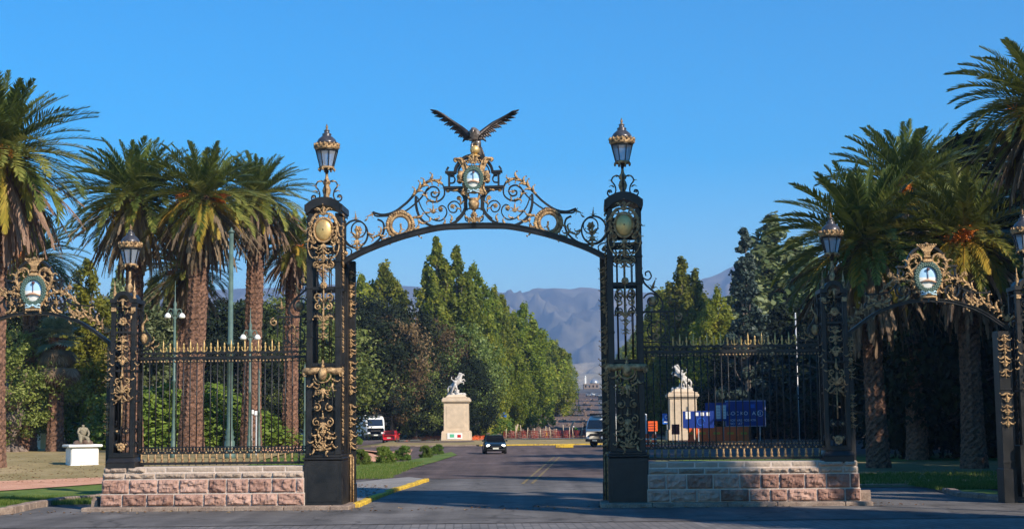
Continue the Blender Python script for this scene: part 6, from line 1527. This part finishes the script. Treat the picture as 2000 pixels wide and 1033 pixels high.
m=MB(); m.lathe([(.24,-.02),(.26,0),(.24,.02)],n=20); m.v=[(p[0],p[2],p[1]+h) for p in m.v]; m.f=[f[::-1] for f in m.f]; m.build('disc',M['white'],t); m=MB(); m.lathe([(.05,0),(.045,h*.7),(.10,h-.3),(.03,h)],n=8); m.v=[(p[0],p[1]+.05,p[2]) for p in m.v]; m.build('post',M['white'],t)
# buildings glimpsed at far left, and far up the avenue
x0=at(30,820,122); t=thing('low_building','low pale building with ochre end wall glimpsed between the trunks at far left','building',(x0.x,124,zf(x0.x,124)))
b=MB(); b.box((0,3,1.7),(7,6,3.4),bev=.03); b.build('wall',M['plast'],t); b=MB(); b.box((2.2,-.08,1.5),(1.4,.15,3.0),bev=.02); b.build('ochre_pier',M['brickwall'],t); b=MB(); b.box((0,3,3.5),(7.6,6.6,.22),bev=.04); b.build('roof',M['kerbs'],t); b=MB(); b.box((-.9,-.03,1.6),(1.2,.08,1.3),bev=.02); b.build('window',M['glassd'],t); b=MB(); b.box((-2.6,-.03,1.1),(1.0,.08,2.1),bev=.02); b.build('door',M['redbar'],t)
c=at(1158,760,860); t=thing('domed_building','pale domed building at the far end of the avenue','building',(c.x,880,zf(c.x,880)))
b=MB(); b.box((0,0,1.6),(9,8,3.2),bev=.1); b.build('wall',M['kerbs'],t); b=MB(); b.lathe([(2.6,0),(2.55,.8),(2.1,1.8),(1.3,2.5),(.5,2.8),(.1,2.9)],(2,0,3.2),20); b.build('dome',M['psilv'],t); b=MB(); b.box((-3.2,2,3.5),(1.0,1.0,7),bev=.1); b.lathe([(.6,0),(.1,1.2)],(-3.2,2,7),8); b.build('tower',M['plast'],t)
for k in range(4): b=MB(); b.box((-3.3+2.2*k,-4.03,1.7),(.8,.1,1.3)); b.build('window',M['glassd'],t)
# ---------------------------------------------------------------- excavation on the avenue
rr=random.Random(21); mb=MB(); mb.smooth=False
for i in range(650):
    y=rr.uniform(0,1)**1.6*330+209; off=-9.6+rr.gauss(0,1.1) if rr.random()<.55 else rr.uniform(-9,1.5); x=axis_x(y)+off; s=rr.uniform(.18,.5)*(1+(y-209)/500)
    q=Matrix.Translation((x,y,zf(x,y)+s*.2+(.7*rr.random() if off<-8.5 else 0)))@Matrix.Rotation(rr.uniform(0,6),4,'Z')@Matrix.Rotation(rr.uniform(-.5,.5),4,'X'); mb.box((0,0,0),(s*rr.uniform(.8,1.6),s,s*rr.uniform(.4,.9)),mtx=q,top=.8)
o=mb.build('rubble',M['rubble']); o['kind']='stuff'
def heap(label,px,py,w_,h,d):
    c=hit(px,py); t=MB(); n=22; m_=9; vs=[]
    for j in range(m_+1):
        for i in range(n+1):
            u=i/n*2-1; v=j/m_*2-1; e=max(0,1-u*u)**.8*max(0,1-v*v)**.8; vs.append((u*w_/2,v*d/2,e*h*(.75+.5*noise.noise(Vector((u*5,v*4,px))))-.05))
    t.add(vs,[(j*(n+1)+i,j*(n+1)+i+1,(j+1)*(n+1)+i+1,(j+1)*(n+1)+i) for j in range(m_) for i in range(n)]); o=t.build('earth_heap',M['rubble']); o.location=c; tag(o,label,'earth heap')
heap('brown earth heap behind the netting fence, left of the worker',1075,850,7,1.7,5); heap('earth heap behind the worker on the avenue',1150,848,8,1.6,5); heap('stony heap at the foot of the avenue trees',1050,851,4,1.5,3)
t=thing('netting_fence','low red netting fence on uneven stakes round the avenue excavation','fence',(axis_x(204)-16,204,.03))
x0=hit(985,852).x; x1=hit(1150,852).x; bx=axis_x(204)-16
net=MB(); P=[(x0+(x1-x0)*i/60-bx,.25*math.sin(i*.9),0) for i in range(61)]
for a,b in zip(P[:-1],P[1:]):
    for k in range(5): net.tube([(a[0],a[1],.15+.22*k+.05*math.sin(a[0]*3)),(b[0],b[1],.15+.22*k+.05*math.sin(b[0]*3))],.035,3)
    net.tube([(a[0],a[1],.1),(b[0],b[1],1.08)],.03,3)
net.build('net',M['redbar'],t)
for i in range(16):
    x=x0+(x1-x0)*(i+rr.random()*.5)/16-bx; p=MB(); p.tube([(x,0,0),(x+rr.uniform(-.25,.25),0,rr.uniform(1.2,1.9))],.05,5); p.build('stake',M['wood'],t)
for px,lean,lb in ((1012,.25,'long pale timber prop leaning right behind the island grass'),(1112,.55,'long timber plank leaning beside the worker in the lime vest')):
    c=hit(px-6,851); h=at(px,820 if px>1100 else 828,c.y).z-c.z; m=MB(); m.box((0,0,0),(.22,.10,h*1.05),bev=.01,mtx=Matrix.Translation((h*lean/2,0,h/2))@Matrix.Rotation(math.atan(lean),4,'Y')); o=m.build('timber_prop',M['wood']); o.location=c; tag(o,lb,'timber')
for px,w_,lb in ((960,4.2,'long red plastic barrier right of the round shrub'),):
    c=hit(1000,851); a=hit(988,851); t=thing('red_barrier','red barrier behind the grass at the foot of the avenue trees','barrier',(a.x-.5,a.y+1,a.z)); m=MB(); m.box((0,0,.45),(3.4,.4,.9),bev=.08,topy=.6); m.build('body',M['redbar'],t); m=MB(); m.box((0,-.2,.55),(3.0,.06,.16),bev=.01); m.build('stripe',M['orange'],t)
c=hit(1067,853); t=thing('traffic_cone','small yellow cone on the edge of the grass before the excavation','traffic cone',c); m=MB(); m.lathe([(.2,.04),(.14,.4),(.08,.8),(.03,1.0)],n=12); m.build('cone',M['kerby'],t); m=MB(); m.box((0,0,.02),(.5,.5,.05),bev=.01); m.build('foot',M['rubber'],t)
c=hit(1102,874.5); t=thing('concrete_block','short yellow concrete block lying on the road before the island','block',(c.x,c.y-.4,c.z+.02)); m=MB(); m.box((0,0,.17),(1.6,.5,.34),bev=.05); m.build('body',M['kerby'],t)
# worker bending over the netting
c=hit(1127,852); t=thing('person','person in lime vest and dark trousers bending over by the excavation','person',c,R(10))
nodes={'p':(.12,0,.95,.145),'w':(.02,0,1.10,.13),'s':(-.22,-.02,1.32,.15),'n':(-.36,-.03,1.38,.06),'h':(-.50,-.04,1.38,.105),
 'sl':(-.25,-.22,1.30,.075),'el':(-.34,-.28,1.02,.05),'hl':(-.46,-.22,.80,.035),'sr':(-.25,.20,1.30,.075),'er':(-.30,.26,1.02,.05),'hr':(-.44,.2,.78,.035),
 'ul':(.12,-.10,.88,.10),'kl':(.02,-.14,.50,.07),'al':(.10,-.14,.09,.05),'tl':(-.08,-.15,.05,.045),'ur':(.12,.10,.88,.10),'kr':(.20,.14,.50,.07),'ar':(.32,.14,.10,.05),'tr':(.16,.15,.05,.045)}
ed=[('p','w'),('w','s'),('s','n'),('n','h'),('s','sl'),('sl','el'),('el','hl'),('s','sr'),('sr','er'),('er','hr'),('p','ul'),('ul','kl'),('kl','al'),('al','tl'),('p','ur'),('ur','kr'),('kr','ar'),('ar','tr')]
me=skin(nodes,ed,'p',2); 
for m_ in (M['skinm'],M['lime'],M['navy'],M['rubber']): me.materials.append(m_)
for p in me.polygons:
    z=p.center.z; x=p.center.x; p.material_index=3 if z<.14 else (2 if z<.96 and x>-.08 else (1 if x>-.33 and z>.98 else 0))
link('body',me,t)
m=MB(); m.lathe([(.13,0),(.125,.06),(.09,.11),(.02,.13)],(-.52,-.04,1.44),12); m.lathe([(.16,-.01),(.13,.01)],(-.52,-.04,1.44),12); m.build('helmet',M['white'],t)
# pink blossom bush and flower bed tufts
c=hit(410,872); cm,C=crown_mesh('flowers',M['pinkleaf'] if 'pinkleaf' in M else M['pink'],5,sh_low,3.6,.8,30,40,.06,.55); t=thing('flowering_shrub','tall shrub with pink blossom behind the middle of the left fence','shrub',(c.x,c.y,zf(c.x,c.y))); link('blossom',cm,t); H_,cm2,tm2=tree_mesh('mound'); k=link('foliage',cm2,t); k.scale=(.45,.45,1.0); k=link('stem',tm2,t); k.scale=(.5,.5,1.1)
cm,C=crown_mesh('bed',M['redleaf'] if 'redleaf' in M else M['orange'],6,lambda q:1.0,.35,4.6,80,30,.07,.1,.08); o=link('bedding_flowers',cm); c=hit(885,860); o.location=(c.x,c.y-1.6,.14); o['kind']='stuff'; o.scale=(1,.25,1)

# fallen leaves, litter and grass tufts on lawns and along the kerbs
def scatter(name,n,boxes,fn,m,seed):
    rg=np.random.default_rng(seed); V=[];T=[]
    for k in range(n):
        x0,x1,y0,y1,dz=boxes[k%len(boxes)]; x=rg.uniform(x0,x1); y=y0+(y1-y0)*rg.random()**1.4; z=zf(x,y)+dz
        for q in fn(rg): V.append([(x+p[0],y+p[1],z+p[2]) for p in q]); T.append(rg.random())
    V=np.array(V).reshape(-1,3); me=mesh_np(name,V,np.arange(len(V)).reshape(-1,4),m,T); o=link(name,me); o['kind']='stuff'; return o
def lf(rg):
    a=rg.random()*6.3; s=.03+.05*rg.random(); c,d=math.cos(a)*s,math.sin(a)*s; return [[(-c,-d,.012),(d*.6,-c*.6,.02+.02*rg.random()),(c,d,.012),(-d*.6,c*.6,.02+.02*rg.random())]]
def bl(rg):
    out=[]
    for i in range(5):
        a=rg.random()*6.3; h=.05+.10*rg.random(); w_=.008; ox,oy=rg.normal()*.06,rg.normal()*.06; out.append([(ox-w_,oy,0),(ox+w_,oy,0),(ox+w_*.5+math.cos(a)*.03,oy+math.sin(a)*.03,h),(ox-w_*.2+math.cos(a)*.03,oy+math.sin(a)*.03,h)])
    return out
M['litter']=leafmat('dry_fallen_leaves',(.10,.05,.02),(.26,.15,.05),(.42,.30,.12),trans=.1,rough=.8)
M['blade']=leafmat('grass_blades',(.05,.10,.012),(.12,.19,.03),(.24,.26,.08),trans=.3)
scatter('fallen_leaves',2600,[(-30,-13,60,80,.07),(-22,-13,60,95,.07),(-30,-13,60,80,.07),(-22,-13,60,95,.07),(-12,-5,62,95,.06),(10,24,54,70,.05),(10,24,54,70,.05),(-17,12,42.7,44.5,.02),(-7,-4.7,46,58,.13)],lf,M['litter'],3)
scatter('grass_tufts',15000,[(-24,-12.8,47.5,51.5,.05),(-24,-12.8,47.5,51.5,.05),(-12.2,-5.5,66,92,.05),(10,22,56,66,.03),(14.2,17.5,50.2,54,.09)],bl,M['blade'],4)
